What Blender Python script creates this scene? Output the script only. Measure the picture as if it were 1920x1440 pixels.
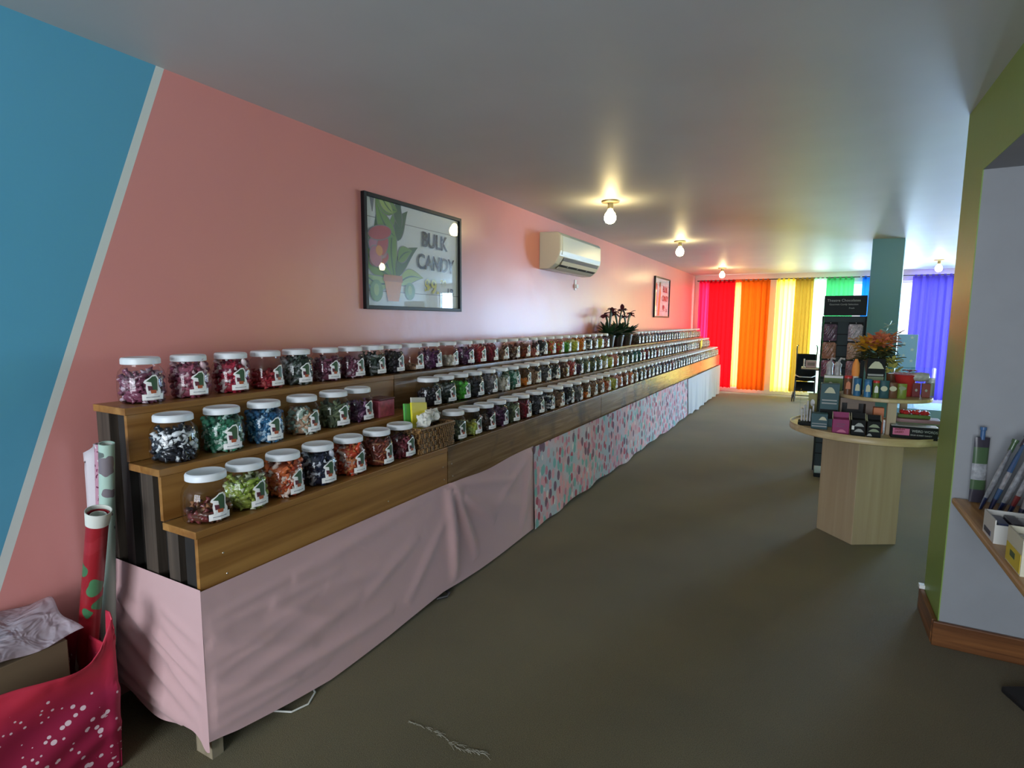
import bpy, bmesh, math, random
from mathutils import Matrix, Vector, Euler
random.seed(7)
for _o in list(bpy.data.objects): bpy.data.objects.remove(_o)
SC = bpy.context.scene
COL = SC.collection
PI = math.pi
# ------------------------------------------------------------------ camera
cam_d = bpy.data.cameras.new('camera'); cam = bpy.data.objects.new('camera', cam_d); COL.objects.link(cam)
cam_d.sensor_width = 36; cam_d.lens = 1038.3/1920*36; cam_d.clip_start = .02
_y, _p, _r = math.radians(-28.455), math.radians(6.553), math.radians(-0.392)
_fw = Vector((math.sin(_y)*math.cos(_p), math.cos(_y)*math.cos(_p), -math.sin(_p)))
_rt = Vector((math.cos(_y), -math.sin(_y), 0)); _dn = _fw.cross(_rt)
_r2 = _rt*math.cos(_r)+_dn*math.sin(_r); _d2 = -_rt*math.sin(_r)+_dn*math.cos(_r)
_m = Matrix(((_r2.x, -_d2.x, -_fw.x, 0), (_r2.y, -_d2.y, -_fw.y, 0), (_r2.z, -_d2.z, -_fw.z, 1.47), (0, 0, 0, 1)))
cam.matrix_world = _m
SC.camera = cam
# ------------------------------------------------------------------ world, exposure, daylight at the windows
SC.view_settings.view_transform = 'Standard'; SC.view_settings.look = 'None'
SC.view_settings.exposure = 0.6; SC.view_settings.gamma = 1; SC.view_settings.use_curve_mapping = False
SC.cycles.transparent_max_bounces = 40
SC.cycles.max_bounces = 10; SC.cycles.diffuse_bounces = 5; SC.cycles.glossy_bounces = 5
W = bpy.data.worlds.new('daylight'); SC.world = W; W.use_nodes = True
W.node_tree.nodes['Background'].inputs[0].default_value = (.75, .88, 1, 1)
W.node_tree.nodes['Background'].inputs[1].default_value = 1.5

def daylight(name, loc, rot, sx, sy, watts, col, spread=180):
    d = bpy.data.lights.new(name, 'AREA'); d.shape = 'RECTANGLE'; d.size = sx; d.size_y = sy
    d.energy = watts; d.color = col; d.spread = math.radians(spread)
    o = bpy.data.objects.new(name, d); COL.objects.link(o); o.location = loc; o.rotation_euler = rot
    return o
H = 2.44          # ceiling
BY = 12.45        # back wall
RX = 4.8          # right wall of the big room
NY = -3.0         # wall behind the camera
daylight('window_daylight_a', (-1.5, BY+.35, 1.2), (-PI/2, 0, 0), 1.4, 2.2, 90, (1, .96, .9))
daylight('window_daylight_b', (.25, BY+.35, 1.2), (-PI/2, 0, 0), 2.0, 2.2, 120, (.95, .98, 1))
daylight('window_daylight_c', (1.76, BY+.35, 1.2), (-PI/2, 0, 0), 1.1, 2.2, 190, (.60, .81, 1))
daylight('window_daylight_d', (RX+.35, 8.4, 1.2), (0, PI/2, 0), 2.2, 1.9, 60, (1, .96, .85))
daylight('window_daylight_e', (3.6, BY+.35, 1.2), (-PI/2, 0, 0), 2.0, 2.2, 480, (.46, .70, 1))
daylight('window_daylight_f', (-.6, NY-.35, 1.35), (PI/2, 0, 0), 2.4, 1.8, 135, (.93, .95, 1))

# ------------------------------------------------------------------ materials
def nodes(name):
    m = bpy.data.materials.new(name); m.use_nodes = True
    nt = m.node_tree; return m, nt, nt.nodes['Principled BSDF']
def N(nt, t, **k):
    n = nt.nodes.new(t)
    for a, b in k.items():
        if a.startswith('i_'): n.inputs[int(a[2:]) if a[2:].isdigit() else a[2:].replace('_', ' ')].default_value = b
        else: setattr(n, a, b)
    return n
def c4(c): return (c[0], c[1], c[2], 1)
def ramp(nt, stops, interp='LINEAR'):
    r = nt.nodes.new('ShaderNodeValToRGB'); r.color_ramp.interpolation = interp
    e = r.color_ramp.elements
    while len(e) < len(stops): e.new(.5)
    for i, (p, c) in enumerate(stops): e[i].position = p; e[i].color = c4(c)
    return r
def mat(name, col, rough=.6, metal=0, spec=.5, noise=0, nscale=8, bump=0, bscale=60, coat=0, sheen=0):
    m, nt, b = nodes(name)
    b.inputs['Base Color'].default_value = c4(col); b.inputs['Roughness'].default_value = rough
    b.inputs['Metallic'].default_value = metal; b.inputs['Specular IOR Level'].default_value = spec
    b.inputs['Coat Weight'].default_value = coat
    if sheen: b.inputs['Sheen Weight'].default_value = sheen
    tc = N(nt, 'ShaderNodeTexCoord')
    if noise:
        n = N(nt, 'ShaderNodeTexNoise'); n.inputs['Scale'].default_value = nscale; n.inputs['Detail'].default_value = 5
        nt.links.new(tc.outputs['Object'], n.inputs['Vector'])
        r = ramp(nt, [(.3, tuple(max(0, x*(1-noise)) for x in col)), (.7, tuple(min(1, x*(1+noise)) for x in col))])
        nt.links.new(n.outputs['Fac'], r.inputs[0]); nt.links.new(r.outputs[0], b.inputs['Base Color'])
    if bump:
        n = N(nt, 'ShaderNodeTexNoise'); n.inputs['Scale'].default_value = bscale; n.inputs['Detail'].default_value = 3
        nt.links.new(tc.outputs['Object'], n.inputs['Vector'])
        bp = N(nt, 'ShaderNodeBump'); bp.inputs['Strength'].default_value = bump; bp.inputs['Distance'].default_value = .01
        nt.links.new(n.outputs['Fac'], bp.inputs['Height']); nt.links.new(bp.outputs[0], b.inputs['Normal'])
    return m
def wood(name, dark, light, axis='Y', rough=.45, scale=3.0, stains=None):
    m, nt, b = nodes(name)
    tc = N(nt, 'ShaderNodeTexCoord'); mp = N(nt, 'ShaderNodeMapping')
    s = {'X': (.6, 14, 14), 'Y': (14, .6, 14), 'Z': (14, 14, .6)}[axis]
    mp.inputs['Scale'].default_value = s
    n = N(nt, 'ShaderNodeTexNoise'); n.inputs['Scale'].default_value = scale; n.inputs['Detail'].default_value = 8; n.inputs['Distortion'].default_value = .6
    r = ramp(nt, [(.3, dark), (.52, tuple((a+c)/2 for a, c in zip(dark, light))), (.7, light)])
    nt.links.new(tc.outputs['Object'], mp.inputs[0]); nt.links.new(mp.outputs[0], n.inputs['Vector']); nt.links.new(n.outputs['Fac'], r.inputs[0])
    out = r.outputs[0]
    if stains:
        n2 = N(nt, 'ShaderNodeTexNoise'); n2.inputs['Scale'].default_value = 2.2; n2.inputs['Detail'].default_value = 4; n2.inputs['Distortion'].default_value = 1.2
        nt.links.new(tc.outputs['Object'], n2.inputs['Vector'])
        r2 = ramp(nt, [(.5, (0, 0, 0)), (.66, (1, 1, 1))]); nt.links.new(n2.outputs['Fac'], r2.inputs[0])
        mx = N(nt, 'ShaderNodeMix', data_type='RGBA'); mx.inputs[7].default_value = c4(stains)
        nt.links.new(r2.outputs[0], mx.inputs[0]); nt.links.new(out, mx.inputs[6]); out = mx.outputs[2]
    nt.links.new(out, b.inputs['Base Color'])
    bp = N(nt, 'ShaderNodeBump'); bp.inputs['Strength'].default_value = .25; bp.inputs['Distance'].default_value = .004
    nt.links.new(n.outputs['Fac'], bp.inputs['Height']); nt.links.new(bp.outputs[0], b.inputs['Normal'])
    b.inputs['Roughness'].default_value = rough
    return m
def emit(name, col, s):
    m, nt, b = nodes(name)
    b.inputs['Base Color'].default_value = (0, 0, 0, 1)
    b.inputs['Emission Color'].default_value = c4(col); b.inputs['Emission Strength'].default_value = s
    return m
def glass(name, tint=(.97, .98, .98), rough=.03, ior=1.45):
    m = bpy.data.materials.new(name); m.use_nodes = True; nt = m.node_tree; nt.nodes.clear()
    out = N(nt, 'ShaderNodeOutputMaterial'); mx = N(nt, 'ShaderNodeMixShader'); t = N(nt, 'ShaderNodeBsdfTransparent'); g = N(nt, 'ShaderNodeBsdfGlossy'); f = N(nt, 'ShaderNodeFresnel')
    t.inputs[0].default_value = c4(tint); g.inputs['Roughness'].default_value = rough
    ge = N(nt, 'ShaderNodeNewGeometry'); mr = N(nt, 'ShaderNodeMapRange'); mr.inputs[3].default_value = ior; mr.inputs[4].default_value = 1/ior   # thin wall: both sides reflect alike
    nt.links.new(ge.outputs['Backfacing'], mr.inputs[0]); nt.links.new(mr.outputs[0], f.inputs[0])
    nt.links.new(f.outputs[0], mx.inputs[0]); nt.links.new(t.outputs[0], mx.inputs[1]); nt.links.new(g.outputs[0], mx.inputs[2]); nt.links.new(mx.outputs[0], out.inputs[0])
    return m
def drape(name, col, trans, tcol=None, clear=0.0):
    """cloth: diffuse + translucent (+ a share of open weave that lets light straight through)"""
    m = bpy.data.materials.new(name); m.use_nodes = True; nt = m.node_tree; nt.nodes.clear()
    tcol = tcol or col
    out = N(nt, 'ShaderNodeOutputMaterial'); d = N(nt, 'ShaderNodeBsdfDiffuse'); t = N(nt, 'ShaderNodeBsdfTranslucent'); mx = N(nt, 'ShaderNodeMixShader')
    d.inputs[0].default_value = c4(col); t.inputs[0].default_value = c4(tcol); mx.inputs[0].default_value = trans
    nt.links.new(d.outputs[0], mx.inputs[1]); nt.links.new(t.outputs[0], mx.inputs[2])
    last = mx.outputs[0]
    if clear:
        tr = N(nt, 'ShaderNodeBsdfTransparent'); tr.inputs[0].default_value = c4(tcol); m2 = N(nt, 'ShaderNodeMixShader'); m2.inputs[0].default_value = clear
        nt.links.new(last, m2.inputs[1]); nt.links.new(tr.outputs[0], m2.inputs[2]); last = m2.outputs[0]
    nt.links.new(last, out.inputs[0])
    return m

# ------------------------------------------------------------------ mesh helpers
class MB:
    def __init__(s): s.v = []; s.f = []; s.m = []; s.cur = 0
    def add(s, vs, fs, m=None):
        o = len(s.v); s.v += [tuple(v) for v in vs]
        for f in fs: s.f.append(tuple(i+o for i in f)); s.m.append(s.cur if m is None else m)
    def box(s, x0, x1, y0, y1, z0, z1, m=None, M=None):
        vs = [(x, y, z) for x in (x0, x1) for y in (y0, y1) for z in (z0, z1)]
        if M: vs = [tuple(M @ Vector(v)) for v in vs]
        s.add(vs, [(0, 1, 3, 2), (4, 6, 7, 5), (0, 4, 5, 1), (2, 3, 7, 6), (0, 2, 6, 4), (1, 5, 7, 3)], m)
    def lathe(s, prof, n=24, c=(0, 0, 0), m=None, M=None, cap=True):
        vs = []; fs = []
        for r, z in prof:
            for i in range(n):
                a = 2*PI*i/n; v = Vector((r*math.cos(a), r*math.sin(a), z))
                if M: v = M @ v
                vs.append((v.x+c[0], v.y+c[1], v.z+c[2]))
        for k in range(len(prof)-1):
            for i in range(n):
                j = (i+1) % n; fs.append((k*n+i, k*n+j, (k+1)*n+j, (k+1)*n+i))
        if cap:
            fs.append(tuple(reversed(range(n)))); fs.append(tuple(range((len(prof)-1)*n, len(prof)*n)))
        s.add(vs, fs, m)
    def tube(s, pts, r, n=8, m=None, closed=False):
        pts = [Vector(p) for p in pts]; L = len(pts); vs = []; fs = []
        rr = r if isinstance(r, (list, tuple)) else [r]*L
        up = None
        for i, p in enumerate(pts):
            d = (pts[(i+1) % L if closed else min(i+1, L-1)] - pts[(i-1) % L if closed else max(i-1, 0)]).normalized()
            if up is None:
                up = Vector((0, 0, 1)) if abs(d.z) < .9 else Vector((1, 0, 0))
            a = d.cross(up).normalized(); b = a.cross(d).normalized(); up = b
            for k in range(n):
                t = 2*PI*k/n; vs.append(p + (a*math.cos(t)+b*math.sin(t))*rr[i])
        for i in range(L if closed else L-1):
            j = (i+1) % L
            for k in range(n):
                q = (k+1) % n; fs.append((i*n+k, i*n+q, j*n+q, j*n+k))
        if not closed:
            fs.append(tuple(reversed(range(n)))); fs.append(tuple(range((L-1)*n, L*n)))
        s.add(vs, fs, m)
    def prism(s, poly, z0, z1, m=None, M=None):
        """polygon in local xy, extruded z0..z1; M places it"""
        n = len(poly); vs = [Vector((x, y, z)) for z in (z0, z1) for x, y in poly]
        if M: vs = [M @ v for v in vs]
        fs = [tuple(reversed(range(n))), tuple(range(n, 2*n))] + [(i, (i+1) % n, n+(i+1) % n, n+i) for i in range(n)]
        s.add(vs, fs, m)
    def flat(s, poly, M, z=0, m=None):
        s.add([M @ Vector((x, y, z)) for x, y in poly], [tuple(range(len(poly)))], m)
    def grid(s, fn, nu, nv, m=None):
        vs = [fn(i/nu, j/nv) for j in range(nv+1) for i in range(nu+1)]
        fs = [(j*(nu+1)+i, j*(nu+1)+i+1, (j+1)*(nu+1)+i+1, (j+1)*(nu+1)+i) for j in range(nv) for i in range(nu)]
        s.add(vs, fs, m)
    def build(s, name, mats, parent=None, loc=None, rot=None, smooth=False, bevel=0, solid=0):
        me = bpy.data.meshes.new(name); me.from_pydata(s.v, [], s.f)
        if not isinstance(mats, (list, tuple)): mats = [mats]
        for mt in mats: me.materials.append(mt)
        me.polygons.foreach_set('material_index', s.m)
        bm = bmesh.new(); bm.from_mesh(me)
        if not solid: bmesh.ops.recalc_face_normals(bm, faces=bm.faces)
        bm.to_mesh(me); bm.free()
        if smooth:
            me.polygons.foreach_set('use_smooth', [True]*len(me.polygons))
            try: me.set_sharp_from_angle(angle=math.radians(40))
            except Exception: pass
        o = bpy.data.objects.new(name, me); COL.objects.link(o)
        if loc: o.location = loc
        if rot: o.rotation_euler = rot
        if parent: o.parent = parent
        if bevel:
            b = o.modifiers.new('bevel', 'BEVEL'); b.width = bevel; b.segments = 2; b.limit_method = 'ANGLE'
        if solid:
            b = o.modifiers.new('solid', 'SOLIDIFY'); b.thickness = solid
        return o
def B(name, mats, *boxes, parent=None, **k):
    m = MB()
    for b in boxes: m.box(*b)
    return m.build(name, mats, parent, **k)
def tag(o, label, cat, group=None):
    o['label'] = label; o['category'] = cat
    if group: o['group'] = group
    return o
def thing(name, label, cat, loc=(0, 0, 0), rotz=0, group=None):
    o = bpy.data.objects.new(name, None); COL.objects.link(o); o.empty_display_size = .05
    o.location = loc; o.rotation_euler = (0, 0, rotz)
    return tag(o, label, cat, group)
def struct(o): o['kind'] = 'structure'; return o
WALLR = Matrix(((0, 0, 1, 0), (1, 0, 0, 0), (0, 1, 0, 0), (0, 0, 0, 1)))      # local (u,v,n) -> world (y,z,x): faces +x
FRONT = Matrix(((1, 0, 0, 0), (0, 0, -1, 0), (0, 1, 0, 0), (0, 0, 0, 1)))     # local (u,v,n) -> (x,z,-y): faces -y
def text(name, s, size, m, parent, M, bold=0, sx=1.0, align='LEFT'):
    cu = bpy.data.curves.new('t', 'FONT'); cu.body = s; cu.size = size; cu.offset = bold; cu.align_x = align; cu.extrude = .0004
    t = bpy.data.objects.new('t', cu); COL.objects.link(t); bpy.context.view_layer.update()
    me = bpy.data.meshes.new_from_object(t.evaluated_get(bpy.context.evaluated_depsgraph_get()))
    bpy.data.objects.remove(t)
    me.transform(M @ Matrix.Diagonal((sx, 1, 1, 1))); me.materials.clear(); me.materials.append(m)
    o = bpy.data.objects.new(name, me); COL.objects.link(o); o.parent = parent
    return o
def T(x, y, z): return Matrix.Translation((x, y, z))
def ell(cx, cy, rx, ry, n=20, a0=0, rot=0):
    r = []
    for i in range(n):
        t = 2*PI*i/n+a0; x, y = rx*math.cos(t), ry*math.sin(t)
        r.append((cx+x*math.cos(rot)-y*math.sin(rot), cy+x*math.sin(rot)+y*math.cos(rot)))
    return r

# ------------------------------------------------------------------ setting
# carpet
m_carpet, nt, b = nodes('olive_carpet')
tc = N(nt, 'ShaderNodeTexCoord'); n1 = N(nt, 'ShaderNodeTexNoise'); n1.inputs['Scale'].default_value = 320; n1.inputs['Detail'].default_value = 2
n2 = N(nt, 'ShaderNodeTexNoise'); n2.inputs['Scale'].default_value = 1.1; n2.inputs['Detail'].default_value = 4
r1 = ramp(nt, [(.3, (.082, .067, .032)), (.7, (.185, .155, .082))]); r2 = ramp(nt, [(.3, (.8, .8, .8)), (.7, (1.12, 1.1, 1.05))])
mx = N(nt, 'ShaderNodeMix', data_type='RGBA', blend_type='MULTIPLY'); mx.inputs[0].default_value = 1
nt.links.new(tc.outputs['Object'], n1.inputs['Vector']); nt.links.new(tc.outputs['Object'], n2.inputs['Vector'])
nt.links.new(n1.outputs['Fac'], r1.inputs[0]); nt.links.new(n2.outputs['Fac'], r2.inputs[0]); nt.links.new(r1.outputs[0], mx.inputs[6]); nt.links.new(r2.outputs[0], mx.inputs[7]); nt.links.new(mx.outputs[2], b.inputs['Base Color'])
b.inputs['Roughness'].default_value = .95; b.inputs['Specular IOR Level'].default_value = .15; b.inputs['Sheen Weight'].default_value = .15
bp = N(nt, 'ShaderNodeBump'); bp.inputs['Strength'].default_value = .6; bp.inputs['Distance'].default_value = .004
nt.links.new(n1.outputs['Fac'], bp.inputs['Height']); nt.links.new(bp.outputs[0], b.inputs['Normal'])
# left wall paint: blue, a slanted white stripe, then pink
m_left, nt, b = nodes('painted_wall_pink_and_blue')
tc = N(nt, 'ShaderNodeTexCoord'); sp = N(nt, 'ShaderNodeSeparateXYZ'); nt.links.new(tc.outputs['Object'], sp.inputs[0])
# stripe edge: y = .7 at z=.60  ->  y = 1.333 at z = 2.44
k = (1.333-.700)/(2.438-.600)
a = N(nt, 'ShaderNodeMath', operation='MULTIPLY'); a.inputs[1].default_value = -k; nt.links.new(sp.outputs['Z'], a.inputs[0])
a2 = N(nt, 'ShaderNodeMath', operation='ADD'); nt.links.new(sp.outputs['Y'], a2.inputs[0]); nt.links.new(a.outputs[0], a2.inputs[1])
a3 = N(nt, 'ShaderNodeMath', operation='SUBTRACT'); a3.inputs[1].default_value = .700-k*.600-.5; nt.links.new(a2.outputs[0], a3.inputs[0])
rr = ramp(nt, [(0, (.10, .36, .52)), (.5, (.66, .70, .66)), (.5285, (.69, .275, .25))], 'CONSTANT'); nt.links.new(a3.outputs[0], rr.inputs[0])
nt.links.new(rr.outputs[0], b.inputs['Base Color']); b.inputs['Roughness'].default_value = .30; b.inputs['Specular IOR Level'].default_value = .5
nn = N(nt, 'ShaderNodeTexNoise'); nn.inputs['Scale'].default_value = 3; nn.inputs['Detail'].default_value = 6; nt.links.new(tc.outputs['Object'], nn.inputs['Vector'])
bp = N(nt, 'ShaderNodeBump'); bp.inputs['Strength'].default_value = .25; bp.inputs['Distance'].default_value = .02; nt.links.new(nn.outputs['Fac'], bp.inputs['Height']); nt.links.new(bp.outputs[0], b.inputs['Normal'])
m_ceil = mat('grey_ceiling_paint', (.50, .51, .50), .5, noise=.04, nscale=2, bump=.15, bscale=2.5)
m_back = mat('back_wall_paint', (.72, .62, .62), .5)
m_green = mat('green_wall_paint', (.22, .34, .075), .38, bump=.05, bscale=30)
m_grey = mat('grey_wall_paint', (.28, .29, .31), .55, noise=.03, bump=.05, bscale=40)
m_teal = mat('teal_pillar_paint', (.12, .30, .40), .5)
m_white = mat('white_trim_paint', (.75, .76, .76), .45)
m_plain = mat('plain_room_paint', (.55, .56, .56), .6)
m_trimw = wood('brown_baseboard_wood', (.10, .035, .012), (.26, .10, .03), 'X', .35)
FX0, FX1 = -2.3, RX
struct(B('floor', m_carpet, (-2.45, RX+.15, NY-.15, BY+.15, -.1, 0)))
struct(B('ceiling', m_ceil, (-2.45, RX+.15, NY-.15, BY+.15, H, H+.12)))
struct(B('wall_left', m_left, (-2.45, -2.3, NY-.15, BY+.15, 0, H)))
WZ0, WZ1 = .10, 2.24
ops = [(-2.16, -.88), (-.68, 1.14), (1.28, 2.22), (2.7, 4.5)]
m = MB(); x = -2.3
for a_, b_ in ops + [(RX, RX)]:
    if a_ > x: m.box(x, a_, BY, BY+.15, 0, H)
    if b_ > a_: m.box(a_, b_, BY, BY+.15, 0, WZ0); m.box(a_, b_, BY, BY+.15, WZ1, H)
    x = b_
struct(m.build('wall_back', m_back))
m = MB(); y = 3.4
rops = [(7.5, 9.3)]
for a_, b_ in rops + [(BY, BY)]:
    if a_ > y: m.box(RX, RX+.15, y, a_, 0, H)
    if b_ > a_: m.box(RX, RX+.15, a_, b_, 0, WZ0); m.box(RX, RX+.15, a_, b_, WZ1, H)
    y = b_
struct(m.build('wall_right', m_plain))
m = MB(); m.box(-2.3, -1.8, NY-.15, NY, 0, H); m.box(.6, RX, NY-.15, NY, 0, H); m.box(-1.8, .6, NY-.15, NY, 0, .45); m.box(-1.8, .6, NY-.15, NY, 2.25, H)
struct(m.build('wall_rear', m_plain))
m_pane = glass('window_glass', (.97, .99, 1), .02, 1.3)
def window(i, x0, x1, axis, pos, z0=WZ0, z1=WZ1, nmull=1):
    """frame with glass panes; axis 'x': runs in x at y=pos"""
    f = MB(); g = MB(); t = .045
    def bx(mb, a, b, c, d, dep=.05):
        if axis == 'x': mb.box(a, b, pos, pos+dep, c, d)
        else: mb.box(pos, pos+dep, a, b, c, d)
    bx(f, x0, x0+t, z0, z1); bx(f, x1-t, x1, z0, z1); bx(f, x0+t, x1-t, z0, z0+t); bx(f, x0+t, x1-t, z1-t, z1)
    for q in range(1, nmull+1):
        xm = x0+(x1-x0)*q/(nmull+1); bx(f, xm-.02, xm+.02, z0+t, z1-t)
    o = struct(f.build('window_%d' % i, m_white))
    bx(g, x0+t, x1-t, z0+t, z1-t, .004); pg = g.build('pane', m_pane, o)
for i, (a_, b_) in enumerate(ops): window(i+1, a_, b_, 'x', BY+.06)
for i, (a_, b_) in enumerate(rops): window(i+5, a_, b_, 'y', RX+.06)
window(6, -1.8, .6, 'x', NY-.1, .45, 2.25, 2)
struct(B('baseboard_back', m_white, (-2.3, RX, BY-.015, BY, 0, .09)))
# green wall on the right: face x=.58, jamb strip then an opening (alcove) towards the camera
GX, GY, GJ, GZ = .58, 3.41, 3.05, 2.11
m = MB()
m.box(GX, GX+.004, GJ, GY, 0, H)                # jamb strip
m.box(GX+.004, GX+.02, GY-.03, GY, 0, H)
m.box(GX, GX+.004, NY, GJ, GZ, H)               # header
m.box(GX+.02, RX, GY-.02, GY, 0, H)             # far face, seen from the big room
struct(m.build('wall_green', m_green))
m = MB(); m.box(GX+.004, 3.4, GJ, GY-.03, 0, H)
m.box(GX+.004, 3.4, NY, GJ, GZ, H); m.box(3.3, 3.4, NY, GJ, 0, GZ)
struct(m.build('wall_alcove', m_grey))
struct(B('baseboard_alcove', m_trimw, (GX-.02, 3.3, GJ-.022, GJ, 0, .115), bevel=.005))
struct(B('baseboard_green', wood('brown_baseboard_wood_side', (.10, .035, .012), (.30, .12, .04), 'Y', .35), (GX-.022, GX, GJ+.001, GY, 0, .115), bevel=.005))
struct(B('trim_1', m_white, (GX-.025, GX-.001, GY-.03, GY+.004, .117, .135)))
m = MB(); m.prism([(.54, 7.80), (.86, 7.87), (.90, 8.16), (.585, 8.16)], 0, H); struct(m.build('pillar', m_teal))
bpy.data.objects['pillar'].name = 'trim_2'

# ------------------------------------------------------------------ ceiling lamps
m_bulb = emit('lit_bulb', (1, .78, .36), 48); m_bulbc = emit('lit_bulb_cool', (1, .93, .8), 42); m_brass = mat('aged_brass', (.35, .30, .18), .4, .8)
lampspots = [(-1.517, 4.46, 'bare lit bulb on the ceiling nearest the camera, above the candy stand', 0),
             (-1.49, 7.01, 'bare lit bulb, second along the ceiling over the candy stand', 0),
             (-1.52, 10.75, 'bare lit bulb on the ceiling just in front of the red curtain', 0),
             (1.63, 10.75, 'bare lit bulb on the ceiling in front of the purple curtain', 0),
             (1.63, 7.0, 'bare lit bulb on the ceiling to the right of the pillar', 0)]
for i, (x, y, lb, c) in enumerate(lampspots):
    t = thing('ceiling_lamp', lb, 'ceiling lamp', (x, y, H), 0, 'bare bulb ceiling lamps')
    m = MB(); m.lathe([(.075, 0), (.072, -.012), (.03, -.018)], 24); m.build('ceiling_plate', m_brass, t, smooth=True)
    m = MB(); m.lathe([(.022, -.018), (.024, -.06), (.02, -.065)], 16); m.build('socket', m_brass, t, smooth=True)
    m = MB(); m.lathe([(.018, -.066), (.024, -.08), (.040, -.10), (.048, -.125), (.046, -.15), (.034, -.17), (.012, -.18)], 20); m.build('bulb', m_bulb, t, smooth=True)

# ------------------------------------------------------------------ curtains
def curtain(name, label, x0, x1, z0, z1, m, folds, amp=.025, y=12.33, axis='x', hang=0, group='curtains across the windows', lean=0):
    mb = MB(); ph = random.random()*6
    def fn(u, v):
        z = z1-(z1-z0)*v
        t = u*folds*2*PI+ph
        d = amp*(.55+.45*v)*(math.sin(t)+.35*math.sin(2.3*t+1+v*1.4)+.2*math.sin(.5*t+3*v))
        xx = x0+(x1-x0)*u + .012*math.sin(t*1.1+1.7)*v + lean*v
        zz = z + (.006*math.sin(t*1.3) if v > .99 else 0)
        return (xx, y+d, zz) if axis == 'x' else (y+d, xx, zz)
    mb.grid(fn, max(24, int(folds*14)), 26)
    o = mb.build(name, m, smooth=True, solid=0); o.data.update()
    tag(o, label, 'curtain', group)
    # tabs gathered over the rod
    n = max(3, int((x1-x0)/.08))
    for i in range(n):
        xx = x0+(x1-x0)*(i+.5)/n
        pts = [(-.02, -.03), (-.02, .02), (0, .032), (.02, .02), (.02, -.03), (.014, -.03), (.014, .016), (0, .025), (-.014, .016), (-.014, -.03)]
        M = T(xx-.02, 0, z1-.005)@Matrix(((0, 0, 1, 0), (1, 0, 0, 0), (0, 1, 0, 0), (0, 0, 0, 1))) if axis == 'x' else T(0, xx-.02, z1-.005)@Matrix(((1, 0, 0, 0), (0, 0, 1, 0), (0, 1, 0, 0), (0, 0, 0, 1)))
        M = T(0, y, 0)@M if axis == 'x' else T(y, 0, 0)@M
        tb = MB(); tb.prism(pts, 0, .035, M=M); tb.build('hanging_tab', m, o)
    return o
dr = drape
c_red = dr('red_drape', (.55, .008, .015), .19, (.85, .006, .012)); c_mag = dr('crimson_sheer', (.7, .02, .08), .40, (1, .02, .10), .08)
c_osh = dr('peach_sheer', (.8, .3, .1), .7, (1, .42, .12), .35); c_org = dr('orange_drape', (.65, .12, .01), .14, (.95, .13, .005))
c_ysh = dr('yellow_sheer', (.9, .75, .1), .7, (1, .88, .18), .35); c_mus = dr('mustard_drape', (.42, .27, .03), .10, (.70, .45, .05))
c_gsh = dr('pale_green_sheer', (.6, .9, .6), .7, (.75, 1, .80), .5); c_grn = dr('green_drape', (.08, .5, .15), .16, (.08, .65, .22))
c_blu = dr('blue_drape', (.01, .12, .6), .22, (.01, .2, .9)); c_pur = dr('purple_drape', (.11, .07, .50), .075, (.12, .10, .62))
ZT, ZB = 2.31, .10
curtain('curtain', 'narrow crimson curtain in the far left corner', -2.19, -1.98, ZB, ZT, c_mag, 3, .02)
curtain('curtain', 'deep red curtain between the crimson one and the peach strip', -1.99, -1.47, ZB, ZT, c_red, 5, .022)
curtain('sheer_curtain', 'narrow peach sheer between the red and orange curtains', -1.475, -1.35, ZB+.02, ZT, c_osh, 2, .015)
curtain('curtain', 'bright orange curtain right of the peach sheer', -1.36, -.82, ZB-.02, ZT, c_org, 5, .022)
curtain('sheer_curtain', 'bright yellow sheer curtain with daylight glowing through', -.71, -.36, ZB-.02, ZT, c_ysh, 4, .02)
curtain('curtain', 'mustard yellow curtain behind the stroller', -.375, -.05, ZB, ZT, c_mus, 4, .022)
curtain('sheer_curtain', 'pale green sheer curtain glowing white beside the black rack', -.06, .165, ZB, ZT, c_gsh, 3, .015)
curtain('curtain', 'green curtain behind the black candy rack', .155, .61, ZB, ZT, c_grn, 5, .022)
curtain('curtain', 'narrow royal blue curtain just left of the pillar', .74, 1.12, ZB, ZT, c_blu, 4, .02)
curtain('curtain', 'purple curtain at the far right beside the green wall', 1.51, 2.10, ZB, ZT, c_pur, 5, .028)
curtain('curtain', 'yellow curtain on the side window of the big room', 7.35, 9.45, ZB, ZT, dr('yellow_side_drape', (.9, .75, .06), .6, (1, .86, .08), .1), 11, .025, y=RX-.12, axis='y')
m_rod = mat('dark_bronze_rod', (.03, .02, .015), .35, .8)
for x0, x1, lb in ((-2.235, -.665, 'dark curtain rod over the red and orange curtains'), (-.64, .70, 'dark curtain rod over the yellow and green curtains'), (.70+.03, 2.26, 'dark curtain rod over the blue and purple curtains')):
    t = thing('curtain_rod', lb, 'curtain rod', (x0, 12.33, ZT+.012), 0, 'curtain rods on the back wall')
    m = MB(); m.tube([(0, 0, 0), (x1-x0, 0, 0)], .009, 10); m.build('rod', m_rod, t, smooth=True)
    for xx in (.01, x1-x0-.01):
        m = MB(); m.tube([(xx, 0, 0), (xx, BY-12.33, 0)], .007, 8); m.build('bracket', m_rod, t)
m = MB(); m.tube([(RX-.12, 7.25, ZT+.012), (RX-.12, 9.55, ZT+.012), (RX, 9.55, ZT+.012)], .009, 8); tag(m.build('curtain_rod', m_rod), 'dark curtain rod on the side wall over the yellow curtain', 'curtain rod', 'curtain rods on the back wall')

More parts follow.
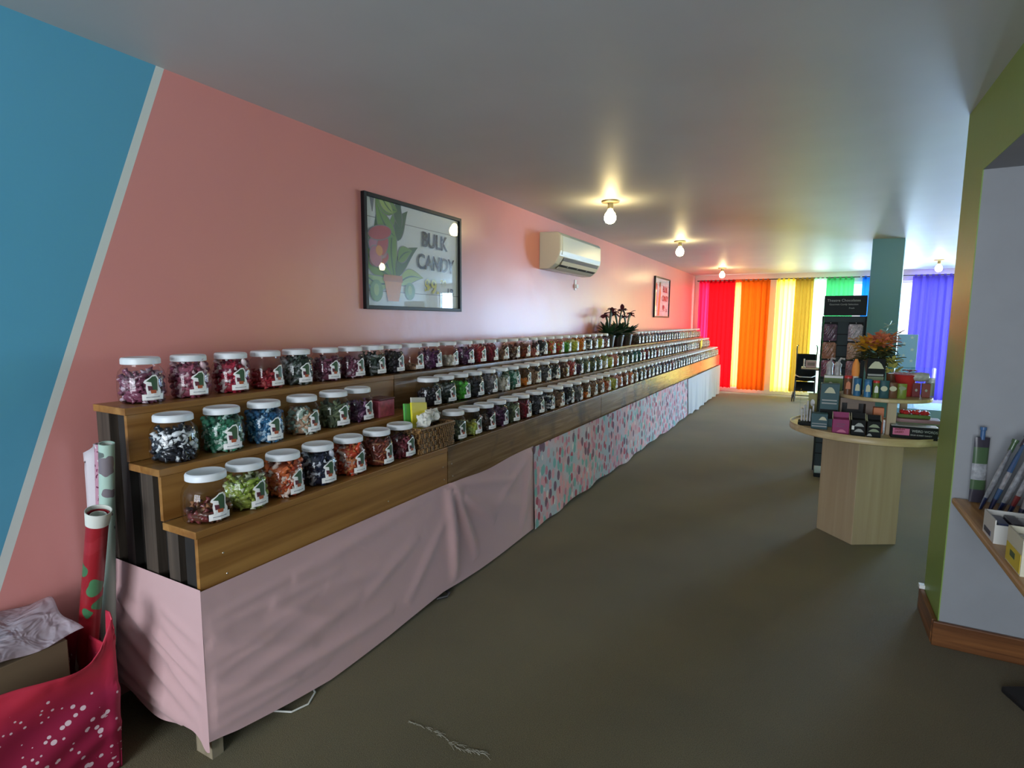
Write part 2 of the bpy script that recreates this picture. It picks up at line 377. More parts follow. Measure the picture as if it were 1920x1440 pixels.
# ------------------------------------------------------------------ stepped candy stand
SY0, SY1 = 1.02, 12.05
W1 = wood('golden_stained_pine', (.21, .085, .018), (.40, .20, .055), 'Y', .32, 1.6)
W2 = wood('stained_board_grey_sheen', (.17, .085, .028), (.31, .19, .095), 'Y', .22, stains=(.10, .065, .04))  # far boards: greyer tone puts glossy reflections into the colour, brown stains on top
W3 = mat('dark_end_panel_wood', (.016, .013, .011), .7, noise=.4, nscale=6)
W4 = wood('grey_brown_stud', (.035, .025, .018), (.085, .062, .045), 'Z', .65)
W5 = wood('pale_leg_lumber', (.20, .16, .10), (.38, .32, .22), 'Z', .6)
st = thing('stepped_display_stand', 'long three-step wooden display stand along the pink wall carrying the candy jars', 'display stand', (0, 0, 0))
steps = [('top_shelf', -2.235, -2.03, 1.165), ('middle_shelf', -2.03, -1.85, .977), ('bottom_shelf', -1.85, -1.67, .80)]
segs = [1.0, 2.37, 4.80, 7.25, 9.68, SY1]
for k_, (nm, x0, x1, z) in enumerate(steps):
    for i in range(5):
        y0, y1 = segs[i]+(.0 if i == 0 else .0015), segs[i+1]
        B(nm, W1 if i == 0 else W2, (x0, x1, y0, y1, z-.025, z), parent=st, bevel=.002)
        zb = steps[k_+1][3] if k_ < 2 else .575
        xb = x1-.018
        B('riser_board', W1 if i == 0 else W2, (xb, x1-.002, y0+.006, y1-.001, zb+.0005, z-.0255), parent=st)
m = MB(); m.prism([(-2.21, .06), (-1.70, .06), (-1.70, .774), (-1.88, .774), (-1.88, .951), (-2.06, .951), (-2.06, 1.139), (-2.21, 1.139)], SY0+.02, SY0+.035, M=Matrix(((1, 0, 0, 0), (0, 0, 1, 0), (0, 1, 0, 0), (0, 0, 0, 1))))
m.build('end_panel', W3, st)
for x0, x1, z1 in ((-2.232, -2.15, 1.139), (-1.975, -1.905, .951), (-1.84, -1.78, .774)):
    B('end_stud', W4, (x0, x1, SY0-.012, SY0+.019, .56, z1), parent=st)
B('end_edge_board', W3, (-1.75, -1.69, SY0-.008, SY0+.019, .56, .774), parent=st)
B('end_edge_board', W3, (-2.10, -2.05, SY0-.008, SY0+.019, .60, 1.139), parent=st)
for y in (SY0+.0, 2.3, 4.0, 5.7, 7.4, 9.1, 10.8):
    B('leg', W5, (-1.77, -1.684, y, y+.04, 0, .575), parent=st)
    B('leg', W5, (-2.22, -2.13, y+.04, y+.08, 0, 1.13), parent=st)
m = MB(); m.box(-2.2, -2.19, 1.1, SY1-.1, .02, 1.1); m.build('back_board', W3, st)
# screws on the near riser
m_scr = mat('steel_screw', (.6, .58, .55), .3, .9)
for y, z in ((1.09, .70), (1.10, .625), (1.9, .64), (2.33, .70), (2.34, .63), (2.41, .70), (2.42, .63)):
    m = MB(); m.lathe([(.004, 0), (.003, .0015)], 8, M=Matrix.Rotation(PI/2, 4, 'Y')); m.build('screw', m_scr, st, loc=(-1.673, y, z))

# ------------------------------------------------------------------ skirts (cloth)
def crease(y, z, y0, z0, y1, z1, w, h):
    dy, dz = y1-y0, z1-z0; L2 = dy*dy+dz*dz; t = ((y-y0)*dy+(z-z0)*dz)/L2; tc_ = min(1, max(0, t))
    d = math.hypot(y-(y0+tc_*dy), z-(z0+tc_*dz)); return h*math.exp(-(d/w)**2)*(math.sin(PI*min(1, max(0, .08+.9*t)))**.5 if 0 <= t <= 1 else .0 if h else 0)
m_pink, nt, b = nodes('pale_pink_cotton')
b.inputs['Base Color'].default_value = (.58, .37, .375, 1); b.inputs['Roughness'].default_value = .85; b.inputs['Sheen Weight'].default_value = .3; b.inputs['Specular IOR Level'].default_value = .2
tc = N(nt, 'ShaderNodeTexCoord'); nn = N(nt, 'ShaderNodeTexNoise'); nn.inputs['Scale'].default_value = 3.5; nn.inputs['Detail'].default_value = 2; nn.inputs['Distortion'].default_value = 1.6
bp = N(nt, 'ShaderNodeBump'); bp.inputs['Strength'].default_value = .3; bp.inputs['Distance'].default_value = .012
nt.links.new(tc.outputs['Object'], nn.inputs['Vector']); nt.links.new(nn.outputs['Fac'], bp.inputs['Height']); nt.links.new(bp.outputs[0], b.inputs['Normal'])
fr_cr = [(1.02, .50, 1.45, .52, .018, 0.005), (1.02, .46, 1.60, .44, .02, 0.006), (1.02, .42, 1.45, .20, .030, .012), (1.02, .35, 1.5, .40, .020, 0.005), (1.02, .30, 1.40, .36, .018, 0.006), (1.02, .27, 1.35, .12, .022, .012),
         (1.02, .22, 1.7, .28, .03, .012), (1.02, .17, 1.9, .12, .028, .016), (1.02, .12, 1.5, .10, .02, .009), (1.25, .45, 1.55, .25, .03, .010), (1.5, .40, 1.9, .33, .03, .008), (1.7, .25, 2.1, .40, .03, .009), (1.35, .5, 2.1, .57, .03, .008),
         (2.0, .1, 2.35, .45, .035, .010), (2.36, .58, 2.40, .05, .035, .028), (2.42, .56, 2.62, .10, .03, .020), (2.40, .57, 2.85, .25, .03, .018), (2.38, .59, 3.1, .44, .025, .014), (2.5, .5, 3.3, .2, .05, .014), (3.33, .58, 3.2, .05, .04, .015), (3.36, .58, 2.8, .30, .03, .010)]
def hem_front(y):
    pts = [(1.0, .085), (1.1, .062), (1.3, .035), (1.5, .012), (1.85, .012), (2.1, .02), (2.3, .03), (2.45, .02), (2.65, .014), (3.4, .014)]
    for (a_, b_), (c_, d_) in zip(pts, pts[1:]):
        if a_ <= y <= c_: return b_+(d_-b_)*(y-a_)/(c_-a_)
    return .014
def f_front(u, v):
    y = 1.0+u*2.385; zt = .605 - .028*math.exp(-((y-2.75)/.25)**2)*.7; z = zt-(zt-hem_front(y))*v
    d = sum(crease(y, z, *c) for c in fr_cr) + .006*math.sin(y*5+z*6)*v + .018*v*(1-math.exp(-(y-1)/.2))
    return (-1.664+max(0, d), y, z)
en_cr = [(-2.24, .52, -1.70, .22, .022, .012), (-2.24, .42, -1.70, .13, .025, .016), (-2.2, .50, -1.70, .30, .02, .008), (-1.67, .42, -1.9, .50, .018, .008), (-1.67, .34, -1.9, .44, .018, .009), (-1.67, .28, -1.95, .40, .018, .009),
         (-2.25, .26, -1.70, .09, .028, .020), (-2.25, .33, -1.9, .16, .02, .010), (-2.22, .17, -1.8, .10, .02, .014), (-1.67, .2, -1.85, .3, .016, .008)]
def f_end(u, v):
    x = -2.262+u*(2.262-1.664); z = .61-(.61-(.10-.02*u-.05*math.exp(-((u-.97)/.06)**2)+.02*math.sin(u*9)))*v
    d = sum(crease(x, z, *c) for c in en_cr)+.004*math.sin(x*12+z*9)*v
    return (x, 1.0-max(0, d)*(1-u**12), z)
m = MB(); m.grid(f_front, 220, 60); o = m.build('table_skirt', m_pink, smooth=True)
tag(o, 'pale pink wrinkled cloth skirt around the near corner of the candy stand', 'table skirt', 'cloth skirts under the stand')
m = MB(); m.grid(f_end, 80, 60); m.build('end_flap', m_pink, o, smooth=True)
# printed cloth: sweets print
m_print, nt, b = nodes('sweets_print_cotton')
tc = N(nt, 'ShaderNodeTexCoord'); mp = N(nt, 'ShaderNodeMapping'); mp.inputs['Scale'].default_value = (1, 19, 13); nt.links.new(tc.outputs['Object'], mp.inputs[0])
nz = N(nt, 'ShaderNodeTexNoise'); nz.inputs['Scale'].default_value = 6
vo = N(nt, 'ShaderNodeTexVoronoi'); vo.inputs['Scale'].default_value = 1.0; vo.voronoi_dimensions = '3D'; nt.links.new(mp.outputs[0], vo.inputs['Vector'])
cmp_ = N(nt, 'ShaderNodeMath', operation='LESS_THAN'); cmp_.inputs[1].default_value = .50; nt.links.new(vo.outputs['Distance'], cmp_.inputs[0])
sc_ = N(nt, 'ShaderNodeSeparateColor'); nt.links.new(vo.outputs['Color'], sc_.inputs[0])
pr = ramp(nt, [(0, (.45, .06, .10)), (.14, (.78, .38, .42)), (.3, (.14, .07, .12)), (.42, (.16, .48, .46)), (.56, (.60, .22, .30)), (.7, (.38, .27, .30)), (.82, (.35, .60, .62)), (.92, (.78, .74, .72))], 'CONSTANT'); nt.links.new(sc_.outputs[0], pr.inputs[0])
bg = N(nt, 'ShaderNodeTexNoise'); bg.inputs['Scale'].default_value = 5; nt.links.new(tc.outputs['Object'], bg.inputs['Vector'])
bgr = ramp(nt, [(.40, (.60, .42, .46)), (.5, (.60, .54, .60)), (.60, (.42, .54, .60))]); nt.links.new(bg.outputs['Fac'], bgr.inputs[0])
mx = N(nt, 'ShaderNodeMix', data_type='RGBA'); nt.links.new(cmp_.outputs[0], mx.inputs[0]); nt.links.new(bgr.outputs[0], mx.inputs[6]); nt.links.new(pr.outputs[0], mx.inputs[7])
mp2 = N(nt, 'ShaderNodeMapping'); mp2.inputs['Scale'].default_value = (1, 38, 26); mp2.inputs['Location'].default_value = (3, 5, 7); nt.links.new(tc.outputs['Object'], mp2.inputs[0])
vo2 = N(nt, 'ShaderNodeTexVoronoi', feature='DISTANCE_TO_EDGE'); nt.links.new(mp2.outputs[0], vo2.inputs['Vector'])
cm2 = N(nt, 'ShaderNodeMath', operation='LESS_THAN'); cm2.inputs[1].default_value = .035; nt.links.new(vo2.outputs['Distance'], cm2.inputs[0])
mx2 = N(nt, 'ShaderNodeMix', data_type='RGBA'); mx2.inputs[7].default_value = (.42, .25, .30, 1); nt.links.new(cm2.outputs[0], mx2.inputs[0]); nt.links.new(mx.outputs[2], mx2.inputs[6])
nt.links.new(mx2.outputs[2], b.inputs['Base Color']); b.inputs['Roughness'].default_value = .8; b.inputs['Specular IOR Level'].default_value = .25
def hang(y0, y1, zt, zb, amp, fr, bulge=.015):
    def fn(u, v):
        y = y0+(y1-y0)*u; z = zt-(zt-(zb+.01*math.sin(y*3.1)+.008*math.sin(y*11)))*v
        d = amp*v*(math.sin(y*fr)+.6*math.sin(y*fr*1.7+1)+.3*math.sin(y*fr*3.1))+bulge*v+amp*1.4
        return (-1.664+max(0, d), y, z)
    return fn
m = MB(); m.grid(hang(3.375, 8.70, .60, .025, .006, 6), 300, 24); o = m.build('table_skirt', m_print, smooth=True)
tag(o, 'white cloth skirt printed with pink and teal sweets under the stand', 'table skirt', 'cloth skirts under the stand')
m_pale = mat('pale_grey_white_cotton', (.50, .50, .54), .85, spec=.2)
m = MB(); m.grid(hang(8.69, SY1, .595, .03, .012, 14), 260, 20); o = m.build('table_skirt', m_pale, smooth=True)
tag(o, 'plain off-white cloth skirt at the far end of the stand', 'table skirt', 'cloth skirts under the stand')

# ------------------------------------------------------------------ candy jars
m_jar = glass('clear_jar_plastic', (.965, .97, .97), .05, 1.42)
m_lid = mat('white_plastic_lid', (.72, .75, .78), .4)
m_lab = mat('white_sticker_paper', (.86, .86, .85), .3); m_sg = mat('sticker_leaf_green', (.045, .10, .05), .4); m_sp = mat('sticker_pot_orange', (.42, .10, .04), .4); m_sd = mat('sticker_dark_red', (.12, .03, .045), .4); m_st = mat('sticker_text_grey', (.35, .36, .38), .5)
PAL = {
 'mauve': ((.22, .06, .11), (.58, .44, .52), (.14, .04, .07)), 'pink': ((.34, .08, .13), (.62, .42, .46), (.22, .05, .10)), 'red and white': ((.40, .02, .05), (.72, .60, .62), (.22, .02, .06)),
 'red': ((.45, .03, .05), (.60, .10, .10), (.30, .02, .03)), 'dark red': ((.22, .01, .025), (.30, .03, .05), (.12, .01, .02)), 'blackish green': ((.02, .035, .025), (.05, .08, .06), (.20, .22, .22)),
 'black and white': ((.015, .018, .028), (.03, .035, .05), (.65, .68, .70)), 'green and white': ((.03, .16, .09), (.50, .66, .58), (.04, .22, .13)), 'blue and white': ((.02, .10, .22), (.40, .58, .72), (.03, .16, .32)),
 'pastel': ((.55, .34, .22), (.62, .68, .60), (.35, .48, .40)), 'olive green': ((.10, .13, .07), (.18, .22, .12), (.06, .09, .05)), 'purple': ((.10, .025, .09), (.30, .14, .26), (.05, .015, .05)),
 'lime green': ((.32, .38, .07), (.62, .66, .46), (.24, .34, .05)), 'orange and white': ((.62, .14, .04), (.74, .58, .50), (.48, .07, .03)), 'navy and white': ((.015, .02, .05), (.55, .58, .66), (.03, .035, .07)),
 'red and orange': ((.55, .06, .02), (.62, .22, .08), (.60, .42, .38)), 'brown and red': ((.26, .05, .03), (.36, .14, .06), (.16, .03, .02)), 'maroon': ((.14, .02, .03), (.22, .04, .06), (.08, .015, .02)),
 'brown': ((.10, .035, .02), (.30, .12, .05), (.16, .03, .03)), 'tan': ((.38, .22, .13), (.50, .36, .25), (.20, .10, .06)), 'cream': ((.60, .56, .46), (.68, .64, .56), (.46, .42, .32)),
 'grey': ((.16, .15, .16), (.30, .29, .30), (.08, .08, .09)), 'yellow and green': ((.50, .50, .06), (.40, .50, .12), (.62, .62, .30)), 'orange': ((.70, .20, .01), (.75, .30, .04), (.55, .12, .01)),
 'bright green': ((.06, .38, .03), (.10, .48, .06), (.05, .25, .03)), 'red and green': ((.50, .07, .04), (.22, .36, .05), (.48, .20, .05)), 'brown swirl': ((.10, .04, .025), (.60, .50, .42), (.16, .06, .03)),
 'navy': ((.01, .015, .06), (.03, .04, .12), (.01, .01, .03)), 'teal': ((.01, .16, .16), (.03, .24, .24), (.01, .10, .10)), 'burgundy': ((.16, .005, .03), (.24, .02, .05), (.10, .005, .02)),
 'salmon pink': ((.60, .22, .18), (.66, .34, .28), (.50, .15, .12)), 'black': ((.012, .012, .016), (.04, .035, .05), (.02, .015, .02)), 'pale mint': ((.42, .56, .46), (.62, .66, .58), (.55, .48, .36)), 'dark brown': ((.05, .03, .022), (.10, .06, .04), (.03, .02, .015)),
 'charcoal': ((.035, .035, .042), (.10, .10, .12), (.02, .02, .026))}
pal_m = {}
def candy_mat(nm):
    if nm in pal_m: return pal_m[nm]
    a_, b_, c_ = PAL[nm]
    m, nt, b = nodes(nm.replace(' ', '_')+'_sweets')
    at = N(nt, 'ShaderNodeAttribute'); at.attribute_name = 'tint'
    r = ramp(nt, [(0, a_), (.45, b_), (.72, c_)], 'CONSTANT'); nt.links.new(at.outputs['Fac'], r.inputs[0])
    nt.links.new(r.outputs[0], b.inputs['Base Color']); b.inputs['Roughness'].default_value = .3; b.inputs['Coat Weight'].default_value = .25
    pal_m[nm] = m; return m
def candies_mesh(seed, fill, kind):
    R = random.Random(seed); vs = []; fs = []; tint = []
    def rad(z): return .066 if z > .02 else .058
    def blob(prof, M, t, n):
        o = len(vs)
        for r, z in prof:
            for i in range(n):
                a = 2*PI*i/n; vs.append(tuple(M @ Vector((r*math.cos(a), r*math.sin(a), z))))
        for k in range(len(prof)-1):
            for i in range(n):
                j = (i+1) % n; fs.append((o+k*n+i, o+k*n+j, o+(k+1)*n+j, o+(k+1)*n+i)); tint.append(t)
        fs.append(tuple(o+i for i in reversed(range(n)))); tint.append(t); fs.append(tuple(o+(len(prof)-1)*n+i for i in range(n))); tint.append(t)
    top = .012+.112*fill
    # loose core
    blob([(.05, .006), (.054, .02), (.054, top-.012), (.03, top-.004)], Matrix(), .1, 14)
    if kind == 'wrapped': prof = [(.011, -.026), (.0035, -.016), (.0085, -.011), (.0105, 0), (.0085, .011), (.0035, .016), (.011, .026)]; ext = .020
    elif kind == 'round': prof = [(.005, -.011), (.0105, -.006), (.012, 0), (.0105, .006), (.005, .011)]; ext = .010
    elif kind == 'stick': prof = [(.004, -.028), (.006, -.024), (.0065, 0), (.006, .024), (.004, .028)]; ext = .022
    n = int({'wrapped': 120, 'round': 150, 'stick': 120}[kind]*max(.35, fill))
    for i in range(n):
        a = R.random()*2*PI; z = .012+(top-.012)*((i+R.random())/n); topz = z > top-.018
        r = R.uniform(.0, .052) if (topz and R.random() < .6) else R.uniform(.050, rad(z)-.008)
        d = Vector((-math.sin(a), math.cos(a), 0))*R.uniform(-1, 1)+Vector((0, 0, 1))*R.uniform(-.8, .8)+Vector((math.cos(a), math.sin(a), 0))*R.uniform(-.2, .2)
        if d.length < .1: d = Vector((0, 0, 1))
        d.normalize(); q = d.to_track_quat('Z', 'Y').to_matrix().to_4x4()
        c = Vector((r*math.cos(a), r*math.sin(a), z))
        # keep the ends inside the jar
        for e in (1, -1):
            p = c+d*ext*e; h = math.hypot(p.x, p.y)
            if h > .068: c -= Vector((p.x, p.y, 0))*((h-.068)/h)
            if p.z < .008: c.z += .008-p.z
        blob(prof, T(*c)@q, R.random(), 6)
    me = bpy.data.meshes.new('sweets'); me.from_pydata(vs, [], fs)
    at = me.attributes.new('tint', 'FLOAT', 'FACE'); at.data.foreach_set('value', tint)
    me.polygons.foreach_set('use_smooth', [True]*len(fs)); me.materials.append(m_lid); me.update()
    return me
CM = {}
def cmesh(kind, fill, s):
    k = (kind, fill, s)
    if k not in CM: CM[k] = candies_mesh(hash((len(kind), int(fill*100), s)) & 0xffff, fill, kind)
    return CM[k]
m = MB(); m.lathe([(.050, 0), (.066, .002), (.073, .010), (.0765, .030), (.077, .060), (.0755, .095), (.070, .115), (.060, .128), (.055, .133), (.055, .147)], 32, cap=False)
m.add([(.050*math.cos(2*PI*i/32), .050*math.sin(2*PI*i/32), 0) for i in range(32)], [tuple(reversed(range(32)))])
jar_o = m.build('glass_body', m_jar, smooth=True)
m = MB(); m.lathe([(.060, .140), (.0625, .1415), (.0625, .157), (.0605, .162), (.056, .1645), (.054, .1635)], 36); lid_o = m.build('lid', m_lid, smooth=True)
def curved(mb, poly, r, m):
    """polygon (u along arc, v height) laid on a cylinder facing +x; fan of strips"""
    us = [p[0] for p in poly]; c = (sum(us)/len(us), sum(p[1] for p in poly)/len(poly))
    pts = []
    for i in range(len(poly)):
        a_, b_ = poly[i], poly[(i+1) % len(poly)]
        for t in (0, .5): pts.append((a_[0]+(b_[0]-a_[0])*t, a_[1]+(b_[1]-a_[1])*t))
    n = len(pts); vs = []
    for s in (1, .66, .33):
        for u, v in pts:
            u2, v2 = c[0]+(u-c[0])*s, c[1]+(v-c[1])*s; vs.append((r*math.cos(u2/.077), r*math.sin(u2/.077), v2))
    vs.append((r*math.cos(c[0]/.077), r*math.sin(c[0]/.077), c[1]))
    fs = []
    for k in (0, 1):
        for i in range(n): fs.append((k*n+i, k*n+(i+1) % n, (k+1)*n+(i+1) % n, (k+1)*n+i))
    for i in range(n): fs.append((2*n+i, 2*n+(i+1) % n, 3*n))
    mb.add(vs, fs, m)
m = MB()
head = [(-.026, .086), (-.030, .078), (-.022, .072), (-.024, .058), (-.020, .030), (.026, .030), (.026, .050), (.019, .062), (.020, .090), (.012, .104), (-.002, .103), (-.012, .094)]
curved(m, head, .0782, 0)
curved(m, [(-.036, .014), (.034, .014), (.035, .036), (-.036, .036)], .0783, 0)
curved(m, [(-.022, .082), (-.006, .078), (-.004, .060), (-.008, .046), (.014, .046), (.015, .088), (.009, .099), (-.002, .098), (-.010, .091)], .0786, 1)
curved(m, [(-.018, .066), (-.004, .064), (-.002, .050), (-.016, .048)], .0787, 2)
curved(m, [(-.008, .038), (.008, .038), (.010, .050), (-.010, .050)], .0789, 3)
curved(m, [(-.024, .023), (.020, .023), (.020, .0265), (-.024, .0265)], .0786, 4)
stk_o = m.build('sticker', [m_lab, m_sg, m_sd, m_sp, m_st])
stk_me, jar_me, lid_me = stk_o.data, jar_o.data, lid_o.data
for o in (stk_o, jar_o, lid_o): bpy.data.objects.remove(o)
ORD = 'zeroth first second third fourth fifth sixth seventh eighth ninth tenth eleventh twelfth thirteenth fourteenth fifteenth sixteenth seventeenth eighteenth nineteenth twentieth'.split()
def ordw(n):
    if n <= 20: return ORD[n]
    t, u = divmod(n, 10); w = {2: 'twent', 3: 'thirt', 4: 'fort', 5: 'fift'}[t]
    return w+'ieth' if u == 0 else w+'y-'+ORD[u]
def jar(x, y, z, pal, fill, kind, label, sticker=True, turn=0):
    t = thing('candy_jar', label, 'candy jar', (x, y, z), turn, 'clear jars of sweets on the stepped stand')
    for nm, me in (('clear_body', jar_me), ('lid', lid_me)) + ((('sticker', stk_me),) if sticker else ()):
        o = bpy.data.objects.new(nm, me); COL.objects.link(o); o.parent = t
    o = bpy.data.objects.new('sweets', cmesh(kind, fill, random.randint(0, 2))); COL.objects.link(o); o.parent = t
    o.material_slots[0].link = 'OBJECT'; o.material_slots[0].material = candy_mat(pal); o['kind'] = 'stuff'
    return t
YT = [1.116, 1.291, 1.467, 1.635, 1.801, 1.981, 2.146, 2.31, 2.472, 2.658, 2.836, 3.022, 3.224, 3.386, 3.545, 3.72, 3.90, 4.08, 4.26, 4.43, 4.605, 4.79, 4.98, 5.17, 5.36, 5.55, 5.74, 5.93, 6.12]
CT = [('mauve', .8, 'w'), ('pink', 1, 'w'), ('red and white', 1, 'w'), ('red', .45, 'w'), ('blackish green', 1, 'w'), ('mauve', .8, 'w'), ('mauve', .7, 'w'), ('blackish green', .85, 'w'), ('black', .95, 'r'), ('tan', .2, 'r'), ('purple', .8, 'w'), ('cream', .5, 'r'), ('purple', .8, 'w'), ('red', .85, 's'), ('dark red', .95, 's'), ('tan', .45, 'w'),
      ('brown swirl', .7, 'w'), ('brown and red', .8, 'w'), ('salmon pink', .35, 'w'), ('black and white', .9, 'w'), ('red and green', .9, 'r'), ('red and green', .8, 'r'), ('bright green', .75, 'r'), ('yellow and green', .9, 'r'), ('orange', .95, 'w'), ('black and white', .85, 'w'), ('brown swirl', .9, 'w'), ('yellow and green', .85, 'r'), ('mauve', .85, 'r')]
YM = [1.108, 1.288, 1.467, 1.656, 1.836, 1.997, 2.559, 2.717, 2.872, 3.03, 3.205, 3.375, 3.54, 3.722, 3.905, 4.089, 4.279, 4.465, 4.64, 4.81, 4.975, 5.15, 5.33]
CMd = [('black and white', .8, 'w'), ('green and white', 1, 'w'), ('blue and white', 1, 'w'), ('pastel', .75, 'w'), ('olive green', .8, 's'), ('purple', .65, 'w'), ('black', .8, 'r'), ('blackish green', .8, 'w'), ('bright green', .85, 'r'), ('charcoal', .8, 'w'), ('grey', .9, 'w'), ('cream', .6, 'w'), ('green and white', .9, 'w'), ('orange', .35, 'r'), ('tan', .7, 'w'), ('grey', .8, 'w'), ('black and white', .8, 'w'),
       ('brown swirl', .9, 'w'), ('red', .95, 's'), ('purple', .6, 'w'), ('olive green', .9, 'w'), ('olive green', .6, 'w'), ('olive green', .85, 's'), ('cream', .5, 'w'), ('yellow and green', .8, 'w'), ('salmon pink', .9, 'w'), ('olive green', .7, 'w'), ('cream', .6, 'w'), ('blackish green', .95, 'w'), ('teal', .95, 'r'), ('teal', .9, 'w'), ('burgundy', .95, 's'), ('burgundy', .9, 'w'), ('black', .95, 'r'), ('black', .9, 'w'), ('burgundy', .9, 'r'), ('cream', .6, 'w'), ('tan', .8, 'w'), ('grey', .9, 'w'), ('charcoal', .9, 'w'), ('dark brown', .9, 'w')]
YL = [1.097, 1.243, 1.407, 1.580, 1.751, 1.925, 2.093, 2.556, 2.714, 2.875, 3.04, 3.20, 3.37, 3.58, 3.765, 3.955, 4.145, 4.335, 4.52, 4.71, 4.896, 5.09, 5.28]
CL = [('brown', .22, 'w'), ('lime green', .8, 'w'), ('orange and white', .95, 'w'), ('navy and white', 1, 'w'), ('red and orange', .95, 'w'), ('brown and red', .9, 's'), ('maroon', .7, 'w'), ('olive green', .7, 'w'), ('yellow and green', .5, 'w'), ('dark brown', .6, 'w'), ('purple', .8, 'w'), ('olive green', .9, 'w'), ('dark red', .85, 's'), ('charcoal', .9, 'w'), ('black and white', .85, 'w'), ('tan', .8, 'w'), ('black and white', .9, 'w'), ('grey', .9, 'w'), ('orange', .3, 'r'), ('tan', .8, 'w'), ('tan', .85, 'w'),
      ('orange and white', .7, 'w'), ('yellow and green', .75, 'w'), ('salmon pink', .9, 'r'), ('brown and red', .85, 'w'), ('red and orange', .85, 'w'), ('tan', .7, 'w'), ('dark brown', .85, 'w'), ('grey', .9, 'w'), ('maroon', .85, 'w'), ('grey', .8, 'w'), ('navy', .9, 'r'), ('navy and white', .9, 'w'), ('navy', .95, 'r'), ('navy', .9, 'w'), ('black', .95, 'w'), ('mauve', .8, 'w'), ('grey', .85, 'w')]
def extend(Y, last, step=.183):
    Y = list(Y)
    while Y[-1]+step < last: Y.append(Y[-1]+step)
    return Y
far_dark = ['charcoal', 'black', 'grey', 'dark brown', 'charcoal', 'navy', 'black', 'grey']
far_pale = ['pale mint', 'cream', 'pale mint', 'tan', 'cream', 'yellow and green', 'pale mint', 'cream']
K = {'w': 'wrapped', 'r': 'round', 's': 'stick'}; KW = {'w': 'wrapped sweets', 'r': 'round sweets', 's': 'stick sweets'}
def col_far(i, y):
    return ((far_pale if y > 10.2 else far_dark)[i % 8], .85 if i % 3 else .7, 'w')
YM2 = extend(YM, 11.98); YL2 = extend(YL, 11.98)
for Y, C, X, Z, nm, a1, a2, brk in ((YT, CT, -2.13, 1.165, 'top', None, None, 99), (YM2, CMd, -1.937, .977, 'middle', 'the pink tin', 6, 6), (YL2, CL, -1.758, .80, 'bottom', 'the basket', 7, 7)):
    for i, y in enumerate(Y):
        c = C[i] if i < len(C) else col_far(i, y)
        word = c[0]+' '+KW[c[2]]
        pre = 'nearly empty jar of ' if c[1] < .3 else 'half-full jar of ' if c[1] < .55 else 'jar of '
        where = ('%s from the near end, %s shelf' % (ordw(i+1), nm)) if i < brk else ('%s beyond %s, %s shelf' % (ordw(i+1-brk), a1, nm))
        jar(X+random.uniform(-.004, .004), y, Z, c[0], c[1], K[c[2]], pre+word+', '+where, sticker=not (nm == 'middle' and i == 0), turn=random.uniform(-.16, .10))
YT2 = extend([7.42], 11.98, .18)
CT2 = ['dark brown', 'charcoal', 'black', 'grey', 'tan', 'grey', 'navy', 'navy', 'navy', 'black', 'navy', 'charcoal', 'charcoal', 'grey', 'navy']
for i, y in enumerate(YT2):
    c = (CT2[i], .85, 'w') if i < len(CT2) else (far_pale[i % 8], .8, 'w')
    jar(-2.13, y, 1.165, c[0], c[1], K[c[2]], 'jar of '+c[0]+' wrapped sweets, '+ordw(i+1)+' beyond the potted plants, top shelf', turn=random.uniform(-.1, .1))


# ------------------------------------------------------------------ air conditioner
m_ac = mat('cream_ac_plastic', (.50, .48, .38), .35); m_dark = mat('dark_slot', (.015, .015, .015), .5); m_acl = mat('ac_front_white', (.50, .54, .50), .3)
ac = thing('air_conditioner', 'cream split air conditioner unit mounted high on the pink wall', 'air conditioner', (-2.3, 5.31, 1.95))
AM = Matrix(((1, 0, 0, 0), (0, 0, 1, 0), (0, 1, 0, 0), (0, 0, 0, 1)))
prof = [(0, .0), (.10, .0), (.165, .045), (.205, .115), (.215, .16), (.212, .30), (.19, .33), (0, .34)]
m = MB(); m.prism(prof, -.55, .55, M=AM); m.build('housing', m_ac, ac, bevel=.008)
m = MB(); m.prism([(.214, .125), (.2185, .16), (.2165, .298), (.20, .322), (.192, .315), (.205, .16)], -.50, .52, M=AM); m.build('front_panel', m_acl, ac, bevel=.003)
m = MB(); m.prism([(.120, .012), (.168, .044), (.204, .108), (.2065, .106), (.171, .041), (.122, .008)], -.44, .50, M=AM); m.build('air_outlet', m_dark, ac)
for a_, c_ in (((.126, .010), (.150, .026)), ((.172, .046), (.190, .078))):
    m = MB(); m.prism([a_, c_, (c_[0]+.006, c_[1]-.004), (a_[0]+.006, a_[1]-.004)], -.44, .50, M=AM); m.build('louvre', m_ac, ac)
m = MB()
for yy in (-.25, 0, .25): m.prism([(.155, .032), (.172, .046), (.176, .043), (.159, .029)], yy-.004, yy+.004, M=AM)
m.build('louvre_clips', m_acl, ac)
B('badge', m_ac, (.2165, .219, .36, .47, .285, .293), parent=ac)
wb = thing('wall_bracket', 'small white remote holder on the wall under the air conditioner', 'bracket', (-2.3, 5.66, 1.80))
B('back_plate', m_white, (0, .008, -.02, .02, 0, .11), parent=wb, bevel=.002); B('holder', m_white, (.008, .03, -.022, .022, .02, .06), parent=wb, bevel=.003)

